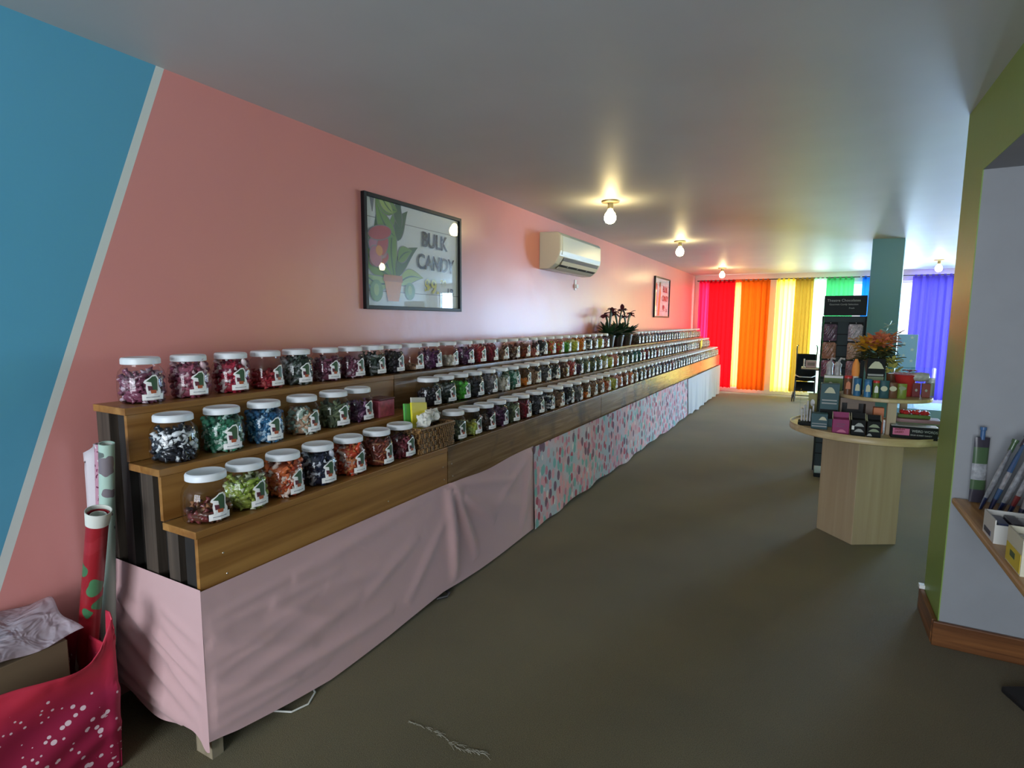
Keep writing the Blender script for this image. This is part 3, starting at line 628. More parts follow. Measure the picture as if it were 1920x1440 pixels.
# ------------------------------------------------------------------ framed posters
m_blk = mat('black_frame', (.005, .005, .006), .4, spec=.25); m_paper = mat('poster_white', (.72, .74, .74), .5)
m_pg = glass('picture_glass', (.985, .99, .99), .01, 1.32)
def pm(n, c): return mat(n, c, .5)
a_gr, a_dg, a_lg, a_pk, a_or, a_do, a_ln, a_rd, a_yl = pm('art_green', (.16, .30, .07)), pm('art_dark_green', (.05, .12, .05)), pm('art_light_green', (.38, .50, .14)), pm('art_pink', (.50, .16, .26)), pm('art_orange', (.75, .30, .10)), pm('art_dark_orange', (.55, .18, .05)), pm('art_line_grey', (.22, .22, .24)), pm('art_red', (.45, .05, .08)), pm('art_yellow', (.62, .55, .05))
m_ink = pm('poster_dark_ink', (.03, .012, .025))
ART = [a_gr, a_dg, a_lg, a_pk, a_or, a_do, a_ln, a_rd, a_yl]
def leaf(cx, cy, L, w, ang, n=9):
    up = []; dn = []
    for i in range(n+1):
        t = i/n; x = L*t; h = w*math.sin(PI*t**.8)*(1-.25*t); b = .12*L*math.sin(PI*t)
        up.append((x, b+h)); dn.append((x, b-h))
    pts = up+dn[1:-1][::-1]
    return [(cx+x*math.cos(ang)-y*math.sin(ang), cy+x*math.sin(ang)+y*math.cos(ang)) for x, y in pts]
def poster(label, y0, z0, w, h, lines, plant):
    t = thing('framed_poster', label, 'framed poster', (-2.3, y0, z0), 0, 'framed posters on the pink wall')
    f = .022
    fr = MB()
    fr.box(0, .028, 0, f, 0, h); fr.box(0, .028, w-f, w, 0, h); fr.box(0, .028, f, w-f, 0, f); fr.box(0, .028, f, w-f, h-f, h); fr.build('frame', m_blk, t, bevel=.002)
    B('poster_sheet', m_paper, (.004, .010, f, w-f, f, h-f), parent=t)
    B('glass_pane', m_pg, (.0165, .018, f, w-f, f, h-f), parent=t)
    M = WALLR @ T(0, 0, .0104)
    def fl(mb, poly, k, mi):
        for ax, lim, sg in ((0, f, 1), (0, w-f, -1), (1, f, 1), (1, h-f, -1)):      # keep inside the frame
            out = []
            for p_, q_ in zip(poly, poly[1:]+poly[:1]):
                a_, b_ = sg*(p_[ax]-lim), sg*(q_[ax]-lim)
                if a_ >= 0: out.append(p_)
                if a_*b_ < 0: t_ = a_/(a_-b_); out.append((p_[0]+(q_[0]-p_[0])*t_, p_[1]+(q_[1]-p_[1])*t_))
            poly = out
            if len(poly) < 3: return
        mb.flat(poly, M, k*.0002, mi)
    a = MB()
    # planks of the painted backdrop
    for v in (.16*h, .80*h): fl(a, [(f, v), (w-f, v), (w-f, v+.004), (f, v+.004)], 0, 6)
    if plant:
        for q in range(5): fl(a, [(.06+q*.06, h-f), (.10+q*.06, h-f), (.085+q*.062, h-.10-.02*(q % 2)), (.078+q*.062, h-.10-.02*(q % 2))], 1, 6)
        for k_, (cx, cy, L, ww, an, c) in enumerate([(.25, .17, .42, .055, 1.9, 1), (.27, .17, .50, .060, 1.45, 0), (.24, .2, .34, .06, 2.5, 0), (.28, .2, .30, .055, .75, 1), (.30, .16, .26, .05, .2, 2), (.22, .16, .24, .05, 2.95, 2), (.30, .42, .22, .05, 1.1, 1), (.28, .44, .26, .06, 2.3, 0), (.33, .50, .20, .04, 1.6, 1), (.30, .60, .24, .055, 2.75, 0), (.26, .58, .2, .04, 2.3, 2), (.30, .30, .16, .05, .5, 0)]):
            fl(a, leaf(cx, cy, L, ww+.006, an), 2+k_, 6); fl(a, leaf(cx, cy, L, ww, an), 2.5+k_, c); fl(a, leaf(cx, cy, L*.93, ww*.12, an), 2.8+k_, 1)
        for k_, (cx, cy, rx, ry, rt) in enumerate([(.13, .30, .085, .045, .3), (.12, .36, .08, .05, -.4), (.16, .38, .07, .045, 1.1), (.10, .31, .06, .05, 1.9), (.14, .45, .10, .04, .2)]):
            fl(a, ell(cx, cy, rx+.005, ry+.005, rot=rt), 16+k_, 6); fl(a, ell(cx, cy, rx, ry, rot=rt), 16.5+k_, 3 if k_ % 2 else 7)
        fl(a, ell(.13, .345, .03, .03), 23, 4)
        fl(a, [(.17, .17), (.33, .17), (.30, .03+f), (.20, .03+f)], 24, 4); fl(a, [(.16, .17), (.34, .17), (.335, .21), (.165, .21)], 25, 5)
        fl(a, ell(.10, .11, .055, .065), 24, 0); fl(a, ell(.10, .115, .022, .036), 25, 2); fl(a, ell(.41, .12, .05, .055), 24, 0); fl(a, ell(.41, .125, .02, .03), 25, 2)
    else:
        fl(a, [(.24, f+.01), (.36, f+.01), (.44, h*.62), (.38, h*.78), (.30, h*.62)], 3, 4); fl(a, [(.30, f+.01), (.36, f+.01), (.44, h*.6), (.41, h*.6)], 4, 5)
        for an in (1.2, 1.6, 2.1): fl(a, leaf(.38, h*.74, .12, .025, an), 5, 0)
        fl(a, ell(.14, .30, .07, .12), 3, 3); fl(a, ell(.13, .5, .05, .06), 4, 7)
    a.build('artwork', ART, t)
    for s, u, v, sz, sx, mt, bo in lines: text('lettering', s, sz, mt, t, WALLR@T(u, v, .0160)@Matrix.Rotation(-.02, 4, 'Z'), bo, sx)
    return t
poster('large black framed poster nearer the camera with a potted plant and bulk candy lettering', 2.43, 1.53, .985, .662,
       [('BULK', .535, .42, .135, .88, m_ink, .0022), ('CANDY', .485, .275, .135, .88, m_ink, .0022), ('$9.', .56, .12, .13, 1, a_yl, .003), ('99', .735, .165, .07, 1, a_yl, .002), ('LB', .82, .11, .07, 1, m_ink, .0015)], True)
poster('black framed poster farther along the wall beside the red curtain, with an orange drawing', 9.0, 1.535, 1.03, .662,
       [('BULK', .56, .43, .135, .95, m_ink, .003), ('CANDY', .52, .28, .135, .88, m_ink, .0022), ('$9.', .56, .12, .13, 1, m_ink, .003), ('LB', .80, .10, .07, 1, m_ink, .0015)], False)

# ------------------------------------------------------------------ potted plants on the top shelf
m_dpot = mat('dark_plastic_pot', (.035, .025, .022), .4); m_dleaf = mat('dark_green_leaf', (.02, .06, .025), .4, noise=.4, nscale=20); m_dfl = mat('maroon_flower', (.10, .015, .025), .45, noise=.4, nscale=30); m_soil = mat('soil', (.02, .014, .01), .9)
def blade(mb, base, d, L, w, curl, m=None, n=7):
    """solid curved leaf"""
    d = Vector(d).normalized(); side = d.cross(Vector((0, 0, 1)))
    side = side.normalized() if side.length > .01 else Vector((1, 0, 0)); p = Vector(base); vs = []
    for i in range(n+1):
        t = i/n; ww = w*math.sin(PI*min(1, .08+.92*t))**.7*(1 if t < .98 else .1)
        vs += [p+side*ww, p+Vector((0, 0, .25*ww)), p-side*ww, p-Vector((0, 0, .004))]
        p = p+d*(L/n); d = (d+Vector((0, 0, -curl/n))).normalized()
    fs = []
    for i in range(n):
        for k_ in range(4): fs.append((i*4+k_, i*4+(k_+1) % 4, (i+1)*4+(k_+1) % 4, (i+1)*4+k_))
    fs += [(0, 3, 2, 1), (n*4, n*4+1, n*4+2, n*4+3)]
    mb.add(vs, fs, m)
for i, (y, lb) in enumerate([(6.33, 'dark potted plant on the top shelf, nearest of the three, with spiky leaves'), (6.68, 'middle of the three dark potted plants on the top shelf with tall flowers'), (7.04, 'dark potted plant on the top shelf, farthest of the three, with a drooping maroon flower')]):
    R = random.Random(20+i)
    t = thing('potted_plant', lb, 'plant', (-2.13, y, 1.165), 0, 'dark potted plants on the top shelf')
    m = MB(); m.lathe([(.055, 0), (.072, .12), (.078, .122), (.078, .135), (.066, .135), (.064, .12)], 20); m.build('pot', m_dpot, t, smooth=True)
    m = MB(); m.lathe([(.063, .10), (.05, .126), (.01, .13)], 16); m.build('soil', m_soil, t)
    m = MB()
    for q in range(44):
        a = R.random()*2*PI; e = R.uniform(.1, 1.3)
        blade(m, (.02*math.cos(a), .02*math.sin(a), .13), (math.cos(a)*.45, math.sin(a)*.55, e), R.uniform(.12, .22), R.uniform(.018, .034), R.uniform(.5, 1.3))
    m.build('foliage', m_dleaf, t, smooth=True)
    for q in range(4):
        a = PI/2*(1 if q % 2 else -1)+R.uniform(-.4, .4); L = R.uniform(.22, .33)
        m = MB(); pts = []
        for k_ in range(7):
            s_ = k_/6; pts.append((.06*s_*math.cos(a), (.10+.03*i*(q % 2))*s_*math.sin(a)*(1+.3*s_), .13+L*math.sin(s_*1.5)))
        m.tube(pts, [.010]*6+[.006], 6); fl = m.build('stem', m_dleaf, t, smooth=True)
        m = MB(); ex, ey, ez = pts[-1]
        for k_ in range(5):
            b2 = k_*2*PI/5+q; blade(m, (ex, ey, ez), (math.cos(b2)*.8, math.sin(b2)*.8+(.6 if ey > 0 else -.6), R.uniform(-.2, .7)), R.uniform(.06, .09), .026, .8)
        m.build('flower', m_dfl, fl, smooth=True)

# ------------------------------------------------------------------ pink tin, wicker basket, note pads
m_tin = mat('pink_tin', (.38, .07, .10), .35, noise=.35, nscale=40); m_tind = mat('tin_rim', (.10, .02, .03), .4)
t = thing('pink_tin', 'small square pink patterned tin beside the jars on the middle shelf', 'tin', (-1.935, 2.14, .977))
B('tin_body', m_tin, (-.05, .05, -.05, .065, 0, .088), parent=t, bevel=.006); B('tin_rim', m_tind, (-.052, .052, -.052, .067, .088, .096), parent=t, bevel=.003)
m_wick, nt, b = nodes('brown_wicker')
tc = N(nt, 'ShaderNodeTexCoord'); wv = N(nt, 'ShaderNodeTexWave', wave_type='BANDS', bands_direction='Y'); wv.inputs['Scale'].default_value = 26; wv.inputs['Distortion'].default_value = 3; wv.inputs['Detail Scale'].default_value = 4
r = ramp(nt, [(.25, (.07, .03, .01)), (.75, (.36, .20, .075))]); nt.links.new(tc.outputs['Object'], wv.inputs['Vector']); nt.links.new(wv.outputs['Fac'], r.inputs[0]); nt.links.new(r.outputs[0], b.inputs['Base Color']); b.inputs['Roughness'].default_value = .55
t = thing('wicker_basket', 'rectangular brown wicker basket on the bottom shelf filled with folded paper bags', 'basket', (-1.76, 2.30, .80))
bw, bl, bh = .082, .148, .125
m = MB()
# woven wall: rows of wavy strands around a rectangle
def rect_path(w, l, n):
    P = []; per = 2*(w+l)*2
    for i in range(n):
        s_ = per*i/n
        for (ax, ay, bx_, by_) in ((w, -l, w, l), (w, l, -w, l), (-w, l, -w, -l), (-w, -l, w, -l)):
            L = math.hypot(bx_-ax, by_-ay)
            if s_ <= L: P.append((ax+(bx_-ax)*s_/L, ay+(by_-ay)*s_/L)); break
            s_ -= L
        else: P.append((w, -l))
    return P
for rw in range(14):
    P = rect_path(bw-.006+.004*rw/14, bl-.006+.006*rw/14, 96); pts = []
    for i, (x_, y_) in enumerate(P):
        o_ = .0040*(1 if (i//2+(rw//3)) % 2 else -1); L = math.hypot(x_, y_); pts.append((x_+o_*x_/L, y_+o_*y_/L, .006+rw*.0088))
    m.tube(pts, .0046, 5, closed=True)
m.build('woven_wall', m_wick, t, smooth=True)
m = MB(); m.tube([(x_, y_, bh+.002) for x_, y_ in rect_path(bw, bl, 60)], .007, 8, closed=True); m.build('rim', m_wick, t, smooth=True)
B('base', m_wick, (-bw+.006, bw-.006, -bl+.006, bl-.006, 0, .01), parent=t)
m_tissue = mat('white_crumpled_paper', (.78, .78, .72), .7, bump=.4, bscale=25)
def crumple(name, label, loc, sx, sy, sz, seed, m, cat='paper', group=None, turn=0):
    R = random.Random(seed); mb = MB()
    bm = bmesh.new(); bmesh.ops.create_icosphere(bm, subdivisions=3, radius=1)
    from mathutils import noise
    for v in bm.verts:
        n_ = noise.noise(v.co*1.7+Vector((seed, 0, 0)))+.5*noise.noise(v.co*4+Vector((0, seed, 0))); c_ = v.co*(1+.55*n_); v.co = Vector((c_.x*sx, c_.y*sy, max(-.9, c_.z)*sz))
    vs = [v.co[:] for v in bm.verts]; fs = [tuple(v.index for v in f.verts) for f in bm.faces]; bm.free()
    mb.add(vs, fs); o = mb.build(name, m, loc=loc, rot=(0, 0, turn)); return tag(o, label, cat, group)
crumple('crumpled_paper', 'crumpled white paper sticking out of the near end of the wicker basket', (-1.73, 2.245, .955), .035, .045, .035, 3, m_tissue, group='crumpled papers in the basket')
crumple('crumpled_paper', 'crumpled white paper in the middle of the wicker basket', (-1.76, 2.33, .96), .045, .05, .032, 5, m_tissue, group='crumpled papers in the basket')
crumple('crumpled_paper', 'white paper bag bundle at the far end of the wicker basket', (-1.79, 2.41, .955), .035, .035, .035, 8, m_tissue, group='crumpled papers in the basket')
def card(name, label, cat, x, y, z, w, h, th, mcol, group, lean, tw):
    o = MB(); o.box(-th/2, th/2, -w/2, w/2, 0, h); q = o.build(name, mcol, loc=(x, y, z), rot=(0, 0, tw), bevel=.0015)
    q.rotation_euler = Euler((tw, lean, 0)); return tag(q, label, cat, group)
m_gc, m_yc, m_wc = mat('green_card', (.10, .48, .08), .5), mat('yellow_card', (.80, .68, .03), .5), mat('white_card', (.70, .68, .60), .6)
card('note_card', 'bright green card leaning behind the yellow cards in the basket', 'card', -1.800, 2.225, .875, .085, .165, .010, m_gc, 'coloured cards in the basket', -.15, -.12)
card('note_card', 'large bright yellow card leaning in the wicker basket', 'card', -1.785, 2.285, .875, .125, .165, .012, m_yc, 'coloured cards in the basket', -.15, -.12)
card('note_card', 'white card behind the yellow card in the wicker basket', 'card', -1.815, 2.32, .875, .12, .185, .006, m_wc, 'coloured cards in the basket', -.15, -.12)
o = B('price_tag', mat('yellow_tag', (.85, .72, .08), .5), (-.003, .003, -.07, .07, 0, .17), loc=(-1.90, 10.9, .977), bevel=.001); o.rotation_euler = (.55, .1, 0); o.location = (-1.842, 10.85, .985)
tag(o, 'tilted yellow tag leaning at the far end of the middle shelf', 'tag')

# ------------------------------------------------------------------ red wrapped bag, cardboard box and gift wrap rolls at lower left
m_redw, nt, b = nodes('red_foil_paper_with_white_dots')
tc = N(nt, 'ShaderNodeTexCoord'); vo = N(nt, 'ShaderNodeTexVoronoi'); vo.inputs['Scale'].default_value = 48; nt.links.new(tc.outputs['Object'], vo.inputs['Vector'])
vs_ = N(nt, 'ShaderNodeSeparateColor'); nt.links.new(vo.outputs['Color'], vs_.inputs[0])
sz_ = N(nt, 'ShaderNodeMath', operation='MULTIPLY'); sz_.inputs[1].default_value = .42; nt.links.new(vs_.outputs[0], sz_.inputs[0])
sp = N(nt, 'ShaderNodeSeparateXYZ'); nt.links.new(tc.outputs['Object'], sp.inputs[0])
no = N(nt, 'ShaderNodeTexNoise'); no.inputs['Scale'].default_value = 9; nt.links.new(tc.outputs['Object'], no.inputs['Vector'])
ad = N(nt, 'ShaderNodeMath', operation='MULTIPLY_ADD'); ad.inputs[1].default_value = .14; nt.links.new(no.outputs['Fac'], ad.inputs[0]); nt.links.new(sp.outputs['Z'], ad.inputs[2])
lt = N(nt, 'ShaderNodeMapRange'); lt.inputs[1].default_value = .47; lt.inputs[2].default_value = .36; nt.links.new(ad.outputs[0], lt.inputs[0])
mu = N(nt, 'ShaderNodeMath', operation='MULTIPLY'); nt.links.new(sz_.outputs[0], mu.inputs[0]); nt.links.new(lt.outputs[0], mu.inputs[1])
ls = N(nt, 'ShaderNodeMath', operation='LESS_THAN'); nt.links.new(vo.outputs['Distance'], ls.inputs[0]); nt.links.new(mu.outputs[0], ls.inputs[1])
mxa = N(nt, 'ShaderNodeMix', data_type='RGBA'); mxa.inputs[6].default_value = (.50, .02, .05, 1); mxa.inputs[7].default_value = (.30, .008, .05, 1); nt.links.new(lt.outputs[0], mxa.inputs[0])
mxb = N(nt, 'ShaderNodeMix', data_type='RGBA'); mxb.inputs[7].default_value = (.72, .55, .60, 1); nt.links.new(ls.outputs[0], mxb.inputs[0]); nt.links.new(mxa.outputs[2], mxb.inputs[6])
nt.links.new(mxb.outputs[2], b.inputs['Base Color']); b.inputs['Roughness'].default_value = .55
def bag(u, v):
    # loop: (-1.9,.86) -> (-1.9,.05) -> (-2.285,.05) -> (-2.285,.86)
    P = [(-1.905, .86), (-1.905, .05), (-2.285, .05), (-2.285, .86), (-1.905, .86)]; Ls = [.81, .38, .81, .38]; s_ = u*sum(Ls); 
    for i, L in enumerate(Ls):
        if s_ <= L+1e-9: x = P[i][0]+(P[i+1][0]-P[i][0])*s_/L; y = P[i][1]+(P[i+1][1]-P[i][1])*s_/L; break
        s_ -= L
    front = 1 if abs(x+1.905) < .001 else 0
    zt = .415+.125*math.exp(-((y-.87)/.055)**2)*(front or x > -1.95) - (.02*math.sin(y*9) if front else 0)
    z = zt*(1-v)+.003
    d = 0
    if front: d = max(0, sum(crease(y, z, *c) for c in [(.86, .50, .55, .36, .03, .014), (.86, .46, .70, .40, .02, .014), (.86, .30, .40, .02, .05, .018), (.86, .18, .5, .02, .03, .014), (.86, .52, .83, .05, .016, .010), (.80, .41, .45, .25, .04, .008)]) )+.006*math.sin(y*14+z*10)
    return (x+d-.008*v*front, y, z)
m = MB(); m.grid(bag, 200, 34); o = m.build('paper_sack', m_redw, smooth=True, solid=.003)
tag(o, 'large red paper sack with white dots at the lower left holding rolls', 'paper sack')
m_card = mat('brown_cardboard', (.16, .11, .06), .8)
B_ = B('cardboard_box', m_card, (-2.275, -2.0, .10, .775, .004, .465), bevel=.003); tag(B_, 'plain brown cardboard box standing inside the red dotted sack', 'box')
m_film, nt, b = nodes('crinkled_clear_film'); b.inputs['Base Color'].default_value = (.62, .50, .55, 1); b.inputs['Roughness'].default_value = .18; b.inputs['Alpha'].default_value = .62
tc = N(nt, 'ShaderNodeTexCoord'); nn = N(nt, 'ShaderNodeTexNoise'); nn.inputs['Scale'].default_value = 12; nn.inputs['Distortion'].default_value = 1.5
bp = N(nt, 'ShaderNodeBump'); bp.inputs['Strength'].default_value = .9; bp.inputs['Distance'].default_value = .03; nt.links.new(tc.outputs['Object'], nn.inputs['Vector']); nt.links.new(nn.outputs['Fac'], bp.inputs['Height']); nt.links.new(bp.outputs[0], b.inputs['Normal'])
def film(u, v):
    y = .12+u*.69; x = -2.282+v*.29; return (x, y+.01*math.sin(v*7), .478+.030*math.sin(PI*v)*(1+.3*math.sin(y*16))+.008*math.sin(y*30+v*9)+.03*(1-v))
m = MB(); m.grid(film, 80, 24); o = m.build('plastic_film', m_film, smooth=True, solid=.002); tag(o, 'crinkled clear plastic film lying on top of the cardboard box', 'plastic film')
def roll_mat(name, base, spots, scale, thr=.4):
    m, nt, b = nodes(name); tc = N(nt, 'ShaderNodeTexCoord'); vo = N(nt, 'ShaderNodeTexVoronoi'); vo.inputs['Scale'].default_value = scale
    nz = N(nt, 'ShaderNodeTexNoise'); nz.inputs['Scale'].default_value = scale*.6
    mxv = N(nt, 'ShaderNodeMix', data_type='RGBA', blend_type='LINEAR_LIGHT'); mxv.inputs[0].default_value = .06
    nt.links.new(tc.outputs['Object'], nz.inputs['Vector']); nt.links.new(tc.outputs['Object'], mxv.inputs[6]); nt.links.new(nz.outputs['Color'], mxv.inputs[7]); nt.links.new(mxv.outputs[2], vo.inputs['Vector'])
    l = N(nt, 'ShaderNodeMath', operation='LESS_THAN'); l.inputs[1].default_value = thr; nt.links.new(vo.outputs['Distance'], l.inputs[0])
    s_ = N(nt, 'ShaderNodeSeparateColor'); nt.links.new(vo.outputs['Color'], s_.inputs[0]); r = ramp(nt, [(i/len(spots), c) for i, c in enumerate(spots)], 'CONSTANT'); nt.links.new(s_.outputs[0], r.inputs[0])
    x = N(nt, 'ShaderNodeMix', data_type='RGBA'); x.inputs[6].default_value = c4(base); nt.links.new(l.outputs[0], x.inputs[0]); nt.links.new(r.outputs[0], x.inputs[7]); nt.links.new(x.outputs[2], b.inputs['Base Color']); b.inputs['Roughness'].default_value = .35; return m
m_r1 = roll_mat('red_festive_wrap', (.30, .012, .02), [(.05, .16, .07), (.30, .012, .02), (.07, .20, .09), (.34, .02, .03), (.55, .58, .55)], 12, .44)
m_r2 = roll_mat('mint_doodle_wrap', (.42, .58, .50), [(.12, .15, .14), (.42, .58, .50), (.20, .17, .19), (.42, .58, .50), (.42, .58, .50)], 19, .38)
m_r3 = roll_mat('pink_patterned_wrap', (.50, .26, .34), [(.16, .02, .06), (.50, .26, .34), (.62, .58, .60), (.25, .06, .12)], 42, .4)
m_core = mat('white_roll_end', (.66, .68, .62), .6)
def roll(label, a, c, r, m, over=0):
    t = thing('gift_wrap_roll', label, 'gift wrap roll', a, 0, 'rolls of gift wrap in the red sack')
    d = Vector(c)-Vector(a); q = d.to_track_quat('Z', 'Y').to_matrix().to_4x4(); L = d.length
    mb = MB(); mb.lathe([(r, 0), (r, L), (r-.003, L), (r-.003, 0)], 28, M=q, cap=False); mb.build('wrapped_roll', m, t, smooth=True)
    mb = MB(); mb.lathe([(r*.75, .004), (r*.75, L-.003), (r*.68, L-.003), (r*.68, .004)], 20, M=q, cap=False); mb.build('inner_core', m_core, t, smooth=True)
    if over:
        mb = MB(); mb.lathe([(r+.002, L-.035), (r+.006, L+.012), (r+.004, L+.012), (r+.0005, L-.035)], 28, M=q, cap=False); mb.build('curled_edge', m_core, t, smooth=True)
roll('red festive gift wrap roll with green patches leaning in the red sack', (-2.200, .872, .05), (-1.960, .868, .852), .030, m_r1, 1)
roll('mint green gift wrap roll with grey doodles standing behind the red roll', (-2.195, .955, .0), (-2.010, .930, 1.062), .0225, m_r2)
roll('pink patterned gift wrap roll beside the mint roll', (-2.245, .965, .0), (-2.085, .942, 1.05), .013, m_r3)
o = MB()
def sheet(u, v): return (-2.275+.075*u+.03*(1-v)+.004*math.sin(v*9), .965+.012*math.sin(u*3.1), .02+(1.035-.02)*(1-v)-.04*(1-u)*(v < .05))
o.grid(sheet, 8, 30); o = o.build('paper_sheet', mat('pale_lilac_paper', (.60, .56, .60), .5), smooth=True, solid=.003); tag(o, 'pale curled sheet of paper standing against the pink wall', 'paper')

# ------------------------------------------------------------------ floor bits
m_cord = mat('white_cable', (.62, .62, .58), .45)
m = MB(); m.tube([(-1.80, 1.30, .006), (-1.70, 1.27, .006), (-1.635, 1.30, .006), (-1.615, 1.36, .006), (-1.645, 1.42, .006), (-1.72, 1.46, .006), (-1.80, 1.47, .006)], .0035, 8)
tag(m.build('power_cable', m_cord, smooth=True), 'thin white cable looping out from under the pink skirt', 'cable')
m = MB(); R = random.Random(3)
for q in range(60):
    s_ = R.random(); x = -1.23+.33*s_; y = 1.475+R.uniform(-.006, .006)+.01*math.sin(s_*7); L = R.uniform(.01, .04); a = R.gauss(0, .25)
    m.tube([(x, y, .001), (x+L*.5*math.cos(a), y+L*.5*math.sin(a), .003+R.random()*.003), (x+L*math.cos(a), y+L*math.sin(a), .001)], .0006, 4)
o = m.build('frayed_threads', mat('pale_carpet_thread', (.34, .32, .25), .9)); tag(o, 'pale frayed threads along a seam in the carpet in the foreground', 'thread'); o['kind'] = 'stuff'
m = MB(); m.tube([(-1.66, 2.25, .01), (-1.62, 2.28, .02), (-1.64, 2.33, .012), (-1.68, 2.35, .01)], .008, 8); tag(m.build('black_cord_end', m_dark, smooth=True), 'short black cord end poking out below the pink skirt', 'cord')

# ------------------------------------------------------------------ round display table
m_lam = wood('pale_maple_laminate', (.34, .25, .15), (.42, .33, .21), 'Z', .5, 1.2); m_lamt = wood('maple_table_top', (.42, .30, .15), (.58, .45, .26), 'X', .4, 1.2); m_taupe = mat('taupe_board', (.18, .13, .10), .6)
tb = thing('display_table', 'two-tier round maple display table on an angular pedestal crowded with sweets', 'display table', (.35, 4.41, 0))
m = MB(); m.prism([(-.25, .02), (-.046, -.215), (.215, -.06), (.19, .20), (-.06, .25)], 0, .725); m.build('pedestal', m_lam, tb, bevel=.003)
m = MB(); m.lathe([(.45, .728), (.463, .733), (.466, .75), (.460, .765), (.45, .768)], 56); m.build('table_top', m_lamt, tb, smooth=True)
m = MB()
m.lathe([(.462, .7655), (.464, .778), (.455, .778), (.455, .7655)], 56, cap=False); m.build('rim', m_lamt, tb, smooth=True)
m = MB(); m.prism([(.087+.262*math.cos(a), -.01+.262*math.sin(a)) for a in [2*PI*i/40 for i in range(40)]], .972, .995); m.build('upper_tier', m_lamt, tb, bevel=.004)
B('tier_post', m_lam, (.085, .135, -.262, -.215, .768, .972), parent=tb, bevel=.002)
B('tier_post', m_lam, (.20, .24, .15, .19, .768, .972), parent=tb, bevel=.002)
m = MB(); x0, x1, yf, yb = -.165, .03, -.13, .05
m.box(x0, x1, yb-.01, yb, .768, .971); m.box(x0, x0+.01, yf, yb-.01, .768, .971); m.box(x1-.05, x1, yf, yb-.01, .768, .971); m.box(x0+.01, x1-.05, yf, yf+.01, .768, .85); m.box(x0+.01, x1-.05, yf, yf+.01, .94, .971); m.box(-.125, -.06, yf-.002, yf+.01, .90, .94)
m.build('tier_support_box', m_taupe, tb)
m = MB(); m.box(x0+.011, x1-.051, yb-.02, yb-.0105, .80, .94); m.build('support_lining', m_dark, tb)
# ---- goods: every box is its own thing
GR = 'goods on the round display table'
m_crl = mat('cream_label', (.52, .50, .34), .5); m_bl = mat('blue_carton', (.03, .13, .26), .45, spec=.25); m_bgn = mat('blue_green_carton', (.03, .085, .10), .45, spec=.25); m_gn = mat('green_carton', (.10, .16, .03), .45, spec=.25); m_bk = mat('black_carton', (.008, .009, .010), .6, spec=.15); m_mg = mat('magenta_carton', (.26, .02, .11), .45, spec=.25); m_mgl = mat('magenta_ink', (.15, .01, .08), .45)
m_brn = mat('brown_tin', (.14, .06, .03), .35, spec=.25); m_rdp = mat('red_plastic', (.50, .03, .03), .35); m_lbg = mat('pale_green_label', (.22, .26, .16), .5); m_gy = mat('grey_print', (.30, .31, .30), .5); m_ora = mat('orange_carton', (.55, .16, .05), .5); m_drd = mat('dark_red_box', (.16, .015, .02), .45, spec=.25); m_pnk = mat('pink_print', (.50, .10, .22), .5); m_wht = mat('white_print', (.70, .70, .68), .5); m_sil = mat('silver_grey_packets', (.40, .39, .40), .35, noise=.3, nscale=40)
def carton(label, x0, x1, y0, y1, z0, z1, m, labels=(), cat='box', name='candy_carton', turn=0, flap=None):
    """box with a lid line and printed patches: labels = (shape,u,v,su,sv,mat) in 0..1 of the front face"""
    cx, cy = (x0+x1)/2, (y0+y1)/2; w, d, h = x1-x0, y1-y0, z1-z0
    t = thing(name, label, cat, (cx, cy, z0), turn, GR)
    B('carton_body', m, (-w/2, w/2, -d/2, d/2, 0, h), parent=t, bevel=.002)
    for sh, u, v, su, sv, mt in labels:
        mb = MB(); M = T(0, -d/2, 0)@FRONT; px, pz = -w/2+u*w, v*h
        poly = ell(px, pz, su*w/2, sv*h/2, 20) if sh == 'o' else ([(px+su*w/2*a_, pz+sv*h/2*b_) for a_, b_ in ((-1, -.6), (-.55, .5), (-.2, 1), (.3, .95), (.65, .45), (1, -.6))] if sh == 'c' else [(px-su*w/2, pz-sv*h/2), (px+su*w/2, pz-sv*h/2), (px+su*w/2, pz+sv*h/2), (px-su*w/2, pz+sv*h/2)])
        mb.prism(poly, .0002, .0010, M=M); mb.build('printed_patch', mt, t)
    if flap:
        mb = MB(); mb.box(-w/2, w/2, d/2-.003, d/2, h, h+flap); mb.build('display_flap', m, t)
        for sx in (-1, 1):
            mb = MB(); M = Matrix(((0, 0, 1, 0), (1, 0, 0, 0), (0, 1, 0, 0), (0, 0, 0, 1))); mb.prism([(-d/2, h-.002), (d/2, h-.002), (d/2, h+flap)], sx*w/2-.0015, sx*w/2+.0015, M=M); mb.build('side_flap', m_crl, t)
    return t
ZT1, ZT2 = .768, .995
carton('magenta open display carton at the front edge of the round table', .140, .232, 4.03, 4.12, ZT1, .862, m_mg, [('r', .5, .68, .5, .06, m_mgl), ('r', .45, .52, .5, .06, m_mgl), ('c', .55, .2, .6, .25, m_pnk)], flap=.035)
carton('black carton with a pale grey cloud print beside the magenta carton', .242, .318, 4.02, 4.10, ZT1, .868, m_bk, [('c', .55, .68, .7, .28, m_gy), ('c', .55, .33, .7, .25, m_gy), ('r', .12, .5, .18, .25, m_wht)], flap=.035)
carton('black carton with green prints left of the table post', .325, .398, 4.01, 4.09, ZT1, .868, m_bk, [('c', .5, .70, .8, .25, m_lbg), ('c', .5, .42, .8, .22, m_lbg), ('c', .2, .13, .4, .2, m_gy)], flap=.03)
carton('dark carton with a blue top and cream oval at the left of the table', .02, .115, 4.14, 4.22, ZT1, .872, m_bgn, [('c', .7, .68, .5, .28, m_crl), ('r', .5, .2, .9, .07, m_gy), ('r', .5, .36, .9, .05, m_gy)])
